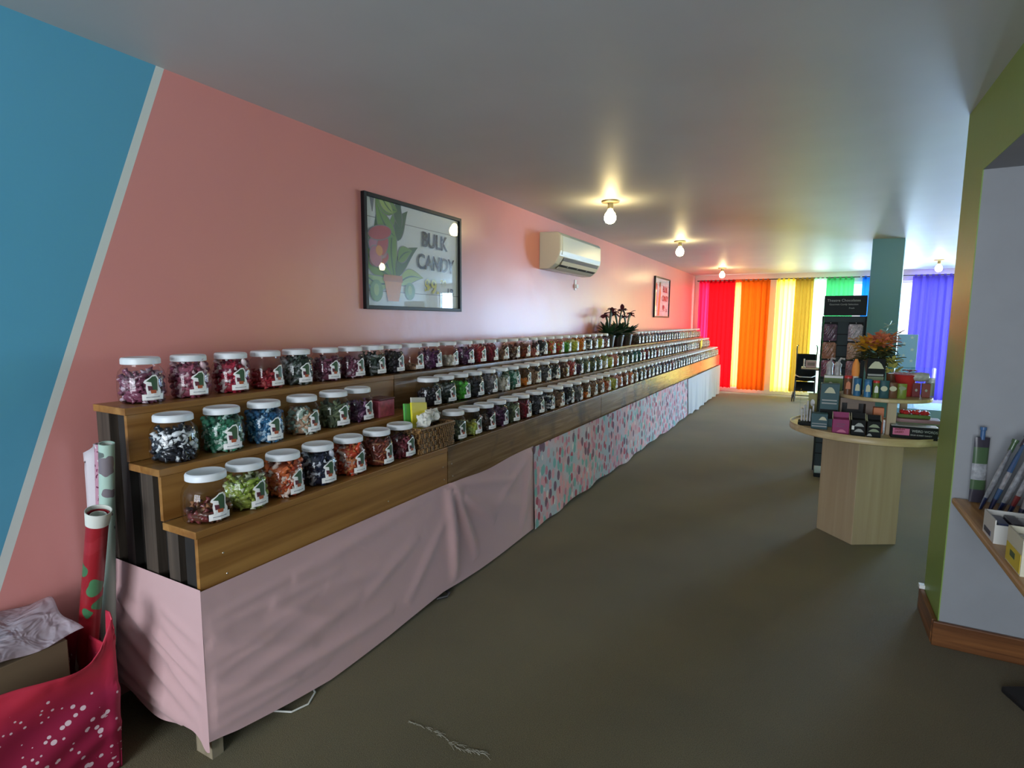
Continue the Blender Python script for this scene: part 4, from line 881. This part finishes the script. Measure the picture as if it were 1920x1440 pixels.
carton('tall blue and green carton with a cream oval behind the left goods', .065, .175, 4.27, 4.35, ZT1, 1.06, m_bgn, [('c', .5, .84, .6, .17, m_crl), ('r', .5, .62, .8, .03, m_gy), ('r', .5, .55, .8, .03, m_gy), ('r', .5, .3, .95, .22, m_bk)])
t = carton('green carton stack under the grey sweet dispensers', .085, .20, 4.50, 4.60, ZT1, 1.10, m_gn, [('r', .5, .97, 1, .05, m_wht), ('c', .35, .8, .4, .12, m_crl)])
carton('orange carton under the upper tier beside the post', .368, .425, 4.20, 4.26, ZT1, .93, m_ora, [('r', .5, .5, .8, .06, m_drd)])
# long black carton with lettering
t = carton('long black carton with white words and a pink label at the right of the table', .455, .690, 4.075, 4.17, ZT1, .843, m_bk, [('r', .22, .55, .36, .55, m_pnk)])
B('grey_lid', mat('grey_carton_lid', (.28, .28, .29), .4), (-.118, .118, -.05, .05, .0755, .079), parent=t)
text('lettering', 'WEIRD WORDS', .021, m_gy, t, T(-.012, -.0495, .043)@FRONT, .0002, .85); text('lettering', 'SOUR GUMMY CANDY', .011, m_gy, t, T(-.018, -.0495, .022)@FRONT, .0002, .95)
for s_, zz in (('FREEZE', .048), ('DRIED', .030)): text('lettering', s_, .016, m_drd, t, T(-.098, -.0500, zz)@FRONT@Matrix.Rotation(.12, 4, 'Z'), .0004)
carton('flat mauve box behind the long black carton, lower of two', .49, .73, 4.26, 4.40, ZT1, .815, mat('mauve_carton', (.26, .13, .15), .5), [('r', .5, .5, .95, .3, m_lbg)])
carton('flat mauve box behind the long black carton, upper of two', .49, .735, 4.27, 4.40, .816, .862, mat('mauve_carton_b', (.30, .15, .17), .5), [('r', .5, .4, .95, .25, m_lbg)])
t = thing('fruit_gum_tray', 'small green tray of red sweets on the flat mauve boxes', 'tray', (.60, 4.36, .862), 0, GR)
B('tray', m_gn, (-.085, .085, -.035, .035, 0, .022), parent=t, bevel=.003)
m = MB(); R = random.Random(4)
for q in range(26): x_, y_ = R.uniform(-.07, .07), R.uniform(-.026, .026); m.lathe([(.004, 0), (.013, .008), (.014, .016), (.006, .026)], 8, c=(x_, y_, .018+R.random()*.006))
o = m.build('red_sweets', m_rdp, t, smooth=True); o['kind'] = 'stuff'
# wire/clear dispenser at the left edge
t = thing('sweet_dispenser', 'clear stepped rack of grey packets at the left edge of the table', 'dispenser', (.0, 4.33, ZT1), 0, GR)
B('tray_base', m_bk, (-.06, .085, -.09, .03, 0, .022), parent=t, bevel=.003)
m_clr = glass('clear_acrylic', (.93, .95, .95), .03, 1.45)
B('side_wall', m_clr, (-.055, -.051, -.05, .03, .022, .24), parent=t); B('side_wall', m_clr, (.041, .045, -.05, .03, .022, .24), parent=t)
for i in range(5):
    o = B('grey_packet', m_sil, (-.045+i*.017, -.033+i*.017, -.04, .01, .023, .11+.028*(i % 3)), parent=t, bevel=.004)
carton('yellow green carton behind the clear rack at the left of the table', -.005, .05, 4.42, 4.50, ZT1, .965, mat('yellow_green_carton', (.28, .25, .05), .5), [('o', .5, .7, .5, .25, m_wht)])
# grey dispensers
for i, (x_, lb) in enumerate([(.115, 'grey plastic candy dispenser on the green cartons, left one'), (.165, 'grey plastic candy dispenser on the green cartons, right one')]):
    t = thing('candy_dispenser', lb, 'dispenser', (x_, 4.54, 1.10), .3*i, GR); mg = m_sil
    m = MB(); m.lathe([(.022, 0), (.019, .05), (.024, .075), (.012, .095)], 12); m.build('dispenser_body', mg, t, smooth=True)
    m = MB(); m.tube([(0, 0, .09), (.012, -.015, .12), (.03, -.03, .115)], .007, 8); m.build('spout', mg, t, smooth=True)
# tins on the upper tier
def tin(label, x, y, r, h, body, cap, lbl):
    t = thing('candy_tin', label, 'tin', (x, y, ZT2), 0, GR)
    m = MB(); m.lathe([(r, 0), (r, h*.86), (r*.96, h*.88)], 20); m.build('tin_body', body, t, smooth=True)
    m = MB(); m.lathe([(r*1.03, h*.86), (r*1.03, h*.97), (r*.9, h)], 20); m.build('cap', cap, t, smooth=True)
    m = MB(); m.prism([(-r*.6, h*.30), (r*.6, h*.30), (r*.5, h*.62), (0, h*.72), (-r*.5, h*.62)], r*.99, r*1.03, M=FRONT); m.build('printed_patch', lbl, t)
tin('brown tin with a red cap at the left of the upper tier', .222, 4.30, .024, .125, m_brn, m_rdp, m_ora)
tin('blue candy tin next to the brown tin on the upper tier', .272, 4.245, .022, .115, m_bl, m_bl, m_crl)
tin('blue candy tin with a cream patch in the middle of the upper tier', .328, 4.215, .021, .115, mat('blue_tin', (.03, .16, .34), .4), m_bl, m_crl)
tin('green candy tin with a bright red cap on the upper tier', .372, 4.20, .018, .11, m_gn, m_rdp, m_wht)
def pouch(label, x, y, z, w, h, d, m, lab=(), turn=0, name='sweet_bag'):
    t = thing(name, label, 'sweet bag', (x, y, z), turn, GR)
    mb = MB()
    def fn(s):
        def g(u, v):
            a = (u-.5)*2; k_ = (1-a*a)**.5 if abs(a) < 1 else 0; k2 = math.sin(PI*min(1, max(0, .08+.84*v)))**.5
            return (a*w/2, s*d/2*k_*k2, h*(1-v))
        return g
    mb.grid(fn(-1), 14, 12); mb.grid(fn(1), 14, 12); mb.build('pouch', m, t, smooth=True)
    for sh, u, v, su, sv, mt in lab:
        mb = MB(); mb.prism(ell(-w/2+u*w, v*h, su*w/2, sv*h/2, 16), d/2*.9, d/2*1.06, M=FRONT); mb.build('printed_patch', mt, t)
pouch('blue green sweet bag with a cream cloud on the upper tier', .415, 4.195, ZT2, .052, .112, .03, m_bgn, [('o', .45, .55, .7, .3, m_crl)])
pouch('dark brown sweet bag with a yellow cloud beside the blue green bag', .462, 4.215, ZT2, .048, .10, .026, m_brn, [('o', .5, .62, .8, .32, m_crl)])
pouch('olive green sweet bag near the red basket on the upper tier', .512, 4.225, ZT2, .048, .095, .026, mat('olive_bag', (.17, .22, .03), .4), [('o', .5, .7, .8, .25, m_lbg)])
carton('black carton with a cream oval standing behind the tins', .325, .428, 4.36, 4.42, ZT2, 1.235, m_bk, [('c', .5, .80, .85, .25, m_crl), ('r', .3, .55, .45, .05, m_gy), ('r', .72, .55, .4, .05, m_gy), ('r', .5, .45, .9, .1, m_lbg)])
t = thing('bird_figurine', 'orange and white bird shaped figure beside the black carton', 'figurine', (.262, 4.34, ZT2), 0, GR)
m = MB(); m.lathe([(.016, 0), (.022, .05), (.024, .10), (.016, .14)], 14); m.build('body', m_wht, t, smooth=True)
m = MB(); m.lathe([(.022, .12), (.024, .16), (.020, .20), (.008, .235)], 14); m.build('head', mat('orange_felt', (.80, .28, .06), .7), t, smooth=True)
m = MB(); m.box(.024, .045, -.01, .02, 0, .225); m.build('black_back_card', m_bk, t)
t = thing('gift_basket', 'red gift basket with pink tissue on the upper tier', 'basket', (.545, 4.40, ZT2), 0, GR)
m = MB(); m.lathe([(.042, 0), (.060, .13), (.064, .135), (.060, .14), (.05, .12)], 20); m.build('basket_bowl', m_rdp, t, smooth=True)
m = MB(); R = random.Random(9)
for q in range(16): a = q*2*PI/16; blade(m, (.03*math.cos(a), .03*math.sin(a), .13), (math.cos(a), math.sin(a), .8), .05, .014, .6)
m.build('tissue', mat('pink_tissue', (.72, .40, .50), .6), t)
m = MB()
for q in range(9): a = q*2*PI/9; blade(m, (.02, 0, .16), (math.cos(a), math.sin(a), .7), .045, .012, 1)
m.build('bow', mat('dark_red_bow', (.22, .01, .03), .4), t, smooth=True)
# clear rack with dark red boxes
t = thing('clear_display', 'clear acrylic display holding grey packets at the right of the upper tier', 'display', (.635, 4.38, ZT2), 0, GR)
for bx_ in ((-.062, -.059, -.03, .03, 0, .12), (.059, .062, -.03, .03, 0, .19), (-.062, .062, .028, .031, 0, .19), (-.059, .059, -.03, .028, .095, .098)): B('acrylic_panel', m_clr, bx_, parent=t)
m = MB(); m.lathe([(.0, -.05), (.026, -.045), (.03, 0), (.026, .045), (.0, .05)], 14, c=(-.015, 0, .13), M=Matrix.Rotation(PI/2, 4, 'Y'), cap=False); m.build('grey_packet', m_sil, t, smooth=True)
for x_, lb, mm in ((.603, 'small dark red box with a white dot in the clear display, left one', m_drd), (.655, 'small reddish brown box in the clear display, right one', mat('red_brown_box', (.22, .03, .02), .45))):
    carton(lb, x_-.022, x_+.022, 4.36, 4.40, ZT2+.001, ZT2+.09, mm, [('o', .5, .5, .3, .2, m_gy)])
# bouquet
t = thing('flower_bouquet', 'bouquet of orange and yellow artificial flowers towering over the round table', 'flowers', (.385, 4.53, ZT2), 0, GR)
m = MB(); m.lathe([(.04, 0), (.05, .12), (.075, .22), (.07, .225), (.04, .12)], 20); m.build('vase', mat('olive_vase', (.05, .05, .02), .5), t, smooth=True)
def dome(mb, n, r0, r1, z0, z1, L, w, seed, flat_=.5, cx=0, cy=0):
    R = random.Random(seed)
    for q in range(n):
        a = R.random()*2*PI; r = R.uniform(r0, r1); z = R.uniform(z0, z1)
        blade(mb, (cx+r*math.cos(a), cy+r*math.sin(a), z), (math.cos(a)*R.uniform(.4, 1.2), math.sin(a)*R.uniform(.4, 1.2), R.uniform(-.1, 1)*flat_*2), R.uniform(.6, 1)*L, w, R.uniform(.2, 1.2), n=5)
m = MB(); dome(m, 90, .01, .07, .20, .30, .12, .014, 1, .3); m.build('leaves', mat('olive_leaves', (.055, .06, .015), .6), t, smooth=True)
m = MB(); dome(m, 80, .0, .09, .28, .36, .075, .016, 2, .5, -.03); m.build('yellow_petals', mat('yellow_petal', (.62, .30, .02), .6), t, smooth=True)
m = MB(); dome(m, 80, .0, .07, .31, .40, .07, .015, 3, .6, .03); m.build('orange_petals', mat('coral_petal', (.68, .20, .10), .6), t, smooth=True)
m = MB()
for x_, z_ in ((.06, .46), (.045, .42), (.10, .40)):
    for a in (.4, 2.7, 1.2, 3.6): blade(m, (x_, 0, z_), (math.cos(a), -.2, math.sin(a)), .035, .010, 0)
    m.tube([(x_, 0, z_), (x_*.7, 0, .34)], .0015, 5)
m.build('butterfly_picks', mat('pale_teal_pick', (.30, .45, .38), .4), t)
t = thing('flower_posy', 'small posy of yellow flowers to the right of the black oval carton', 'flowers', (.475, 4.47, ZT2), 0, GR)
m = MB(); m.lathe([(.02, 0), (.03, .14), (.026, .14)], 14); m.build('small_vase', m_brn, t, smooth=True)
m = MB(); dome(m, 50, 0, .04, .14, .24, .05, .012, 6, .6); m.build('yellow_petals', mat('pale_yellow_petal', (.50, .46, .12), .6), t, smooth=True)
pouch('clear cellophane gift bag at the right end of the upper tier', .688, 4.46, ZT2, .05, .12, .03, mat('pale_cellophane', (.6, .55, .68), .25), [])

# ------------------------------------------------------------------ black slat rack with hanging bags
m_rk = mat('black_rack_metal', (.006, .008, .010), .55, spec=.2); m_slat = mat('grey_slatwall', (.03, .042, .05), .6, spec=.25)
rk = thing('display_rack', 'tall black slatted rack with hanging candy bags in front of the green curtain', 'display rack', (.243, 6.08, 0))
B('back_panel', m_slat, (-.165, .165, -.01, .01, .08, 1.53), parent=rk)
for i in range(12): B('slat_groove', m_rk, (-.164, .164, -.014, -.0102, .20+i*.105, .212+i*.105), parent=rk)
B('side_post', m_rk, (-.18, -.166, -.05, .05, .04, 1.53), parent=rk, bevel=.003); B('side_post', m_rk, (.166, .18, -.05, .05, .04, 1.53), parent=rk, bevel=.003)
B('base', m_rk, (-.165, .165, -.15, .20, 0, .04), parent=rk, bevel=.006)
hd = B('header_sign', m_rk, (-.172, .172, -.03, .0, 1.535, 1.72), parent=rk, bevel=.004)
text('lettering', 'Theatre Chocolates', .034, m_gy, hd, T(-.15, -.0305, 1.665)@FRONT, 0, .98); text('lettering', 'Gourmet Candy Selection', .022, m_gy, hd, T(-.13, -.0305, 1.632)@FRONT, 0); text('lettering', 'Fresh', .02, m_gy, hd, T(.03, -.0305, 1.598)@FRONT, 0)
B('header_strip', m_slat, (-.165, .165, -.034, -.0102, 1.475, 1.52), parent=rk)
for i, (z, c) in enumerate([(1.30, ((.10, .05, .09), (.40, .34, .40))), (1.13, ((.30, .13, .09), (.40, .24, .18))), (.96, ((.22, .07, .12), (.34, .16, .20)))]):
    for j, x_ in enumerate((-.108, .095)):
        o_ = ['top', 'middle', 'lower'][i]; s_ = ['left', 'right'][j]; cname = ['dark purple', 'reddish brown', 'plum'][i]
        t = thing('hanging_candy_bag', '%s candy bag hanging in the %s row of the black rack, %s column' % (cname, o_, s_), 'candy bag', (.243+x_, 6.035, z), 0, 'bags hanging on the black rack')
        mb = MB(); w, h, d = .115, .155, .035
        def g(s):
            def q(u, v):
                a = (u-.5)*2; return (a*w/2, s*d/2*max(0, 1-a*a)**.5*math.sin(PI*min(1, .05+.9*v))**.5*(1+.2*math.sin(u*19+v*13)), h*(1-v))
            return q
        mb.grid(g(-1), 20, 20); mb.grid(g(1), 20, 20)
        mb.build('filled_pouch', mat('bag_%d%d' % (i, j), c[j], .2, noise=.5, nscale=70, bump=.4, bscale=60), t, smooth=True)
        B('header_card', m_bk, (-w/2, w/2, -.004, .004, h-.012, h+.018), parent=t)
        m = MB(); m.tube([(0, .03, h+.01), (0, -.03, h+.012)], .002, 6); m.build('hook', m_scr, t)
B('side_tray', m_lamt, (-.328, -.182, -.17, .0, 1.03, 1.045), parent=rk, bevel=.004); B('tray_end', m_lamt, (-.313, -.301, -.15, -.02, 1.0455, 1.12), parent=rk); B('tray_bracket', m_rk, (-.30, -.1805, -.04, -.02, 1.01, 1.029), parent=rk)
carton('small pinkish carton on the pale tray left of the black rack', -.05, .04, 5.95, 6.03, 1.046, 1.11, mat('dusty_pink_carton', (.42, .25, .22), .5), [('r', .5, .5, .7, .5, m_taupe)])

# ------------------------------------------------------------------ stroller
m_sfab = mat('black_stroller_fabric', (.005, .007, .007), .8, spec=.1); m_sfr = mat('dark_stroller_frame', (.03, .03, .035), .35, .6); m_swh = mat('grey_wheel', (.04, .04, .045), .6)
sx, sy = -.09, 11.72
t = thing('stroller', 'folding black umbrella stroller parked in front of the mustard curtain', 'stroller', (sx, sy, 0))
for s_ in (-1, 1):
    m = MB(); m.tube([(s_*.17, -.20, .09), (s_*.165, -.05, .35), (s_*.16, .05, .62), (s_*.165, .09, .85), (s_*.17, .12, .96), (s_*.165, .08, 1.03), (s_*.15, .0, 1.04)], .011, 8); m.build('frame_tube', m_sfr, t, smooth=True)
    m = MB(); m.tube([(s_*.165, .26, .09), (s_*.16, .05, .42), (s_*.155, -.14, .52)], .010, 8); m.build('frame_tube', m_sfr, t, smooth=True)
    for yy in (-.20, .26):
        for q in (-.018, .018):
            m = MB(); m.lathe([(.02, -.009), (.062, -.009), (.068, -.004), (.068, .004), (.062, .009), (.02, .009)], 20, M=Matrix.Rotation(PI/2, 4, 'Y'), c=(s_*.18+q, yy, .068)); m.build('wheel', m_swh, t, smooth=True)
m = MB(); m.grid(lambda u, v: (-.155+.31*u, .07-.10*v+.02*math.sin(PI*u)+.0, .88-.50*v), 12, 14); m.build('backrest', m_sfab, t, smooth=True, solid=.012)
m = MB(); m.grid(lambda u, v: (-.155+.31*u, -.02-.24*v, .40+.05*v-.03*math.sin(PI*u)), 12, 10); m.build('seat', m_sfab, t, smooth=True, solid=.015)
m = MB(); m.grid(lambda u, v: (-.16+.32*u, .06+.14*math.sin(v*2.2), .20-.02*math.cos(v*3)+.12*v), 10, 10); m.build('storage_basket', m_sfab, t, smooth=True, solid=.008)
m = MB(); m.tube([(-.16, -.13, .49), (-.10, -.24, .47), (.10, -.24, .47), (.16, -.13, .49)], .009, 8); m.build('front_bar', mat('pale_bar', (.5, .5, .48), .4), t, smooth=True)
m = MB(); m.tube([(-.165, -.18, .12), (.165, -.18, .12)], .008, 8); m.build('foot_bar', m_sfr, t, smooth=True)

# ------------------------------------------------------------------ starry board and cloth
m_star = mat('pale_blue_star_board', (.34, .60, .84), .55); m_wstar = mat('white_star', (.70, .80, .85), .5)
def star(cx, cy, r, n=5): return [(cx+(r if i % 2 == 0 else r*.42)*math.sin(PI*i/n), cy+(r if i % 2 == 0 else r*.42)*math.cos(PI*i/n)) for i in range(2*n)]
t = thing('display_board', 'pale blue board with white stars standing in front of the purple curtain', 'board', (1.09, 9.0, .42))
B('panel_board', m_star, (-.125, .125, 0, .02, 0, .90), parent=t, bevel=.003)
B('panel_band', mat('blue_band', (.16, .36, .52), .5), (-.126, .126, -.002, .021, .452, .462), parent=t)
for i, (u, v) in enumerate([(-.10, .86), (.06, .86), (-.02, .78), (-.10, .70), (.07, .70), (-.02, .62), (.07, .55), (-.09, .52), (-.02, .36), (.07, .2)]):
    mb = MB(); mb.prism(star(u, v, .026), .0005, .002, M=FRONT); mb.build('star', m_wstar, t)
t = thing('low_table', 'low table under a pale blue starry cloth behind the round table', 'table', (1.55, 8.75, 0))
for x_, y_ in ((-.6, -.3), (.6, -.3), (-.6, .3), (.6, .3)): B('leg', m_lam, (x_-.025, x_+.025, y_-.025, y_+.025, 0, .38), parent=t)
B('table_top', m_lam, (-.66, .66, -.36, .36, .38, .405), parent=t)
def cl(u, v):
    x = -.70+1.40*u; P = v*1.60
    if P < .40: return (x, -.385-.015*math.sin(x*20)*(1-P/.4), .01+P)
    if P < 1.2: return (x, -.385+(P-.4)/.8*.77, .411)
    return (x, .385+.01*math.sin(x*17)*(P-1.2)/.4, .41-(P-1.2))
m = MB(); m.grid(cl, 60, 40); o = m.build('starry_tablecloth', m_star, loc=(1.55, 8.75, 0), smooth=True, solid=.003); tag(o, 'pale blue cloth with white stars draped over the low table', 'tablecloth')
for i in range(18):
    mb = MB(); u = -.6+.22*(i % 6)+(.11 if i//6 == 1 else 0); v = -.28+.28*(i//6); mb.prism(star(u, v, .03), .4130, .4145); mb.build('star', m_wstar, o)

# ------------------------------------------------------------------ alcove shelf on the right with its goods
m_sh = wood('honey_shelf_wood', (.32, .15, .045), (.52, .29, .11), 'Y', .35)
sf = thing('wall_shelf', 'honey coloured wooden shelf with a rounded edge in the alcove at the right', 'shelf', (0, 0, 0))
pl = [(.585, 3.045), (1.25, 3.045), (1.25, 2.0), (.68, 2.0)]+[(.62+.0-.035*math.sin(a)+.0, 2.035-.035*math.cos(a)+.0) for a in (0, .4, .8, 1.2, 1.57)]+[(.585, 2.10)]
m = MB(); m.prism(pl, .672, .70); m.build('shelf_board', m_sh, sf, bevel=.008)
for y_ in (2.9, 2.3): B('shelf_bracket', m_white, (.95, 1.0, y_-.02, y_+.02, .0, .671), parent=sf)
m_p = [mat('pack_clear_white', (.30, .31, .33), .2, noise=.4, nscale=40), mat('pack_blue', (.05, .12, .26), .25), mat('pack_red', (.20, .03, .03), .3), mat('pack_green', (.06, .11, .05), .3), mat('pack_navy', (.02, .03, .09), .3), mat('pack_purple', (.05, .03, .08), .3)]
packs = [('upright packet with green and purple print against the grey wall', .66, 3.00, 0, .285, (3, 5, 0)), ('slim clear packet with a navy end, first of the leaning packets', .655, 2.90, .30, .27, (0, 4, 0)), ('slim blue and clear packet, second of the leaning packets', .675, 2.865, .32, .30, (1, 4, 0)),
         ('slim white packet with a navy band, third of the leaning packets', .695, 2.83, .30, .30, (0, 4, 0)), ('slim dark red packet, fourth of the leaning packets', .715, 2.80, .30, .29, (2, 4, 0)), ('slim clear packet with a dark band near the frame edge', .735, 2.76, .28, .30, (0, 4, 2)), ('slim dark red packet nearest the frame edge', .765, 2.74, .28, .30, (2, 4, 0))]
m_p[5] = mat('pack_dark_print', (.04, .035, .05), .3)
for i, (lb, x, y, ln, L, cs) in enumerate(packs):
    t = thing('candy_packet', lb, 'packet', (x, y, .703), 0, 'slim packets on the alcove shelf'); t.rotation_euler = (0, ln, .15*(i % 3))
    mb = MB(); w, d = (.055 if i == 0 else .062), .020
    def g(s):
        def q(u, v):
            a = (u-.5)*2; return (s*d/2*max(0, 1-a*a)**.5*math.sin(PI*min(1, .06+.88*v))**.4, a*w/2, L*(1-v))
        return q
    m2 = Matrix.Rotation(-PI/2+.2 if i == 0 else -.5, 4, 'Z')
    for s in (-1, 1):
        f = g(s); mb.grid(lambda u, v: tuple(m2@Vector(f(u, v))), 10, 20)
    o = mb.build('pouch', [m_p[c] for c in cs], t, smooth=True)
    for p_ in o.data.polygons:
        z = p_.center.z/L; p_.material_index = 1 if (z < .18 or (i == 0 and z > .85)) else (2 if .35 < z < .6 else 0)
    mb = MB(); mb.lathe([(.009, L-.01), (.009, L+.03), (.012, L+.032), (.012, L+.045)], 10); mb.build('tube_end', m_p[(i*2+1) % 6], t, smooth=True)
def open_box(name, label, x0, x1, y0, y1, z0, h, mo, th=.004, art=()):
    t = thing(name, label, 'box', ((x0+x1)/2, (y0+y1)/2, z0), 0, 'boxes on the alcove shelf'); w, d = x1-x0, y1-y0
    for nm, bx_ in (('side', (-w/2, -w/2+th, -d/2, d/2, 0, h)), ('side', (w/2-th, w/2, -d/2, d/2, 0, h)), ('front', (-w/2+th, w/2-th, -d/2, -d/2+th, 0, h*.8)), ('back', (-w/2+th, w/2-th, d/2-th, d/2, 0, h)), ('bottom', (-w/2+th, w/2-th, -d/2+th, d/2-th, 0, th))): B(nm, mo, bx_, parent=t)
    for a_, mt in art: B('printed_patch', mt, a_, parent=t)
    return t
t = open_box('open_box', 'open white display box in front of the slim packets', .600, .815, 2.46, 2.60, .70, .085, mat('white_box', (.58, .56, .52), .6), art=(((-.109, -.1075, -.03, .05, .012, .03), m_p[4]),))
for i in range(5): B('wrapped_bar', m_p[(4, 5, 0, 4, 2)[i]], (-.095+i*.038, -.062+i*.038, -.055, .055, .006, .07+.006*(i % 2)), parent=t, bevel=.004)
t = open_box('yellow_box', 'white and yellow printed box at the near end of the alcove shelf', .600, .825, 2.17, 2.32, .70, .115, mat('yellow_white_box', (.62, .58, .44), .6), art=(((-.114, -.1128, -.07, .07, .005, .065), mat('yellow_print', (.62, .46, .04), .5)), ((-.09, .11, -.0765, -.0752, .005, .06), mat('yellow_print_b', (.62, .46, .04), .5)), ((-.1142, -.1135, -.02, .03, .03, .05), m_p[3])))
for i in range(4): B('wrapped_bar', m_p[(0, 4, 0, 5)[i]], (-.095+i*.048, -.055+i*.048, -.06, .06, .006, .095), parent=t, bevel=.004)
m = MB(); m.prism([(.745, 2.76), (.80, 2.62), (1.05, 2.15), (1.7, 2.4), (1.45, 2.95), (1.0, 2.90)], .001, .028)
mt_ = thing('floor_mat', 'black edged grey mat on the carpet at the lower right', 'mat'); m.build('rubber_edge', mat('black_rubber', (.006, .006, .007), .6), mt_, bevel=.008)
m = MB(); m.prism([(.86, 2.74), (1.10, 2.22), (1.64, 2.43), (1.42, 2.90), (1.02, 2.86)], .0285, .032); m.build('grey_pile', mat('grey_mat_pile', (.07, .075, .07), .9, bump=.4, bscale=300), mt_)
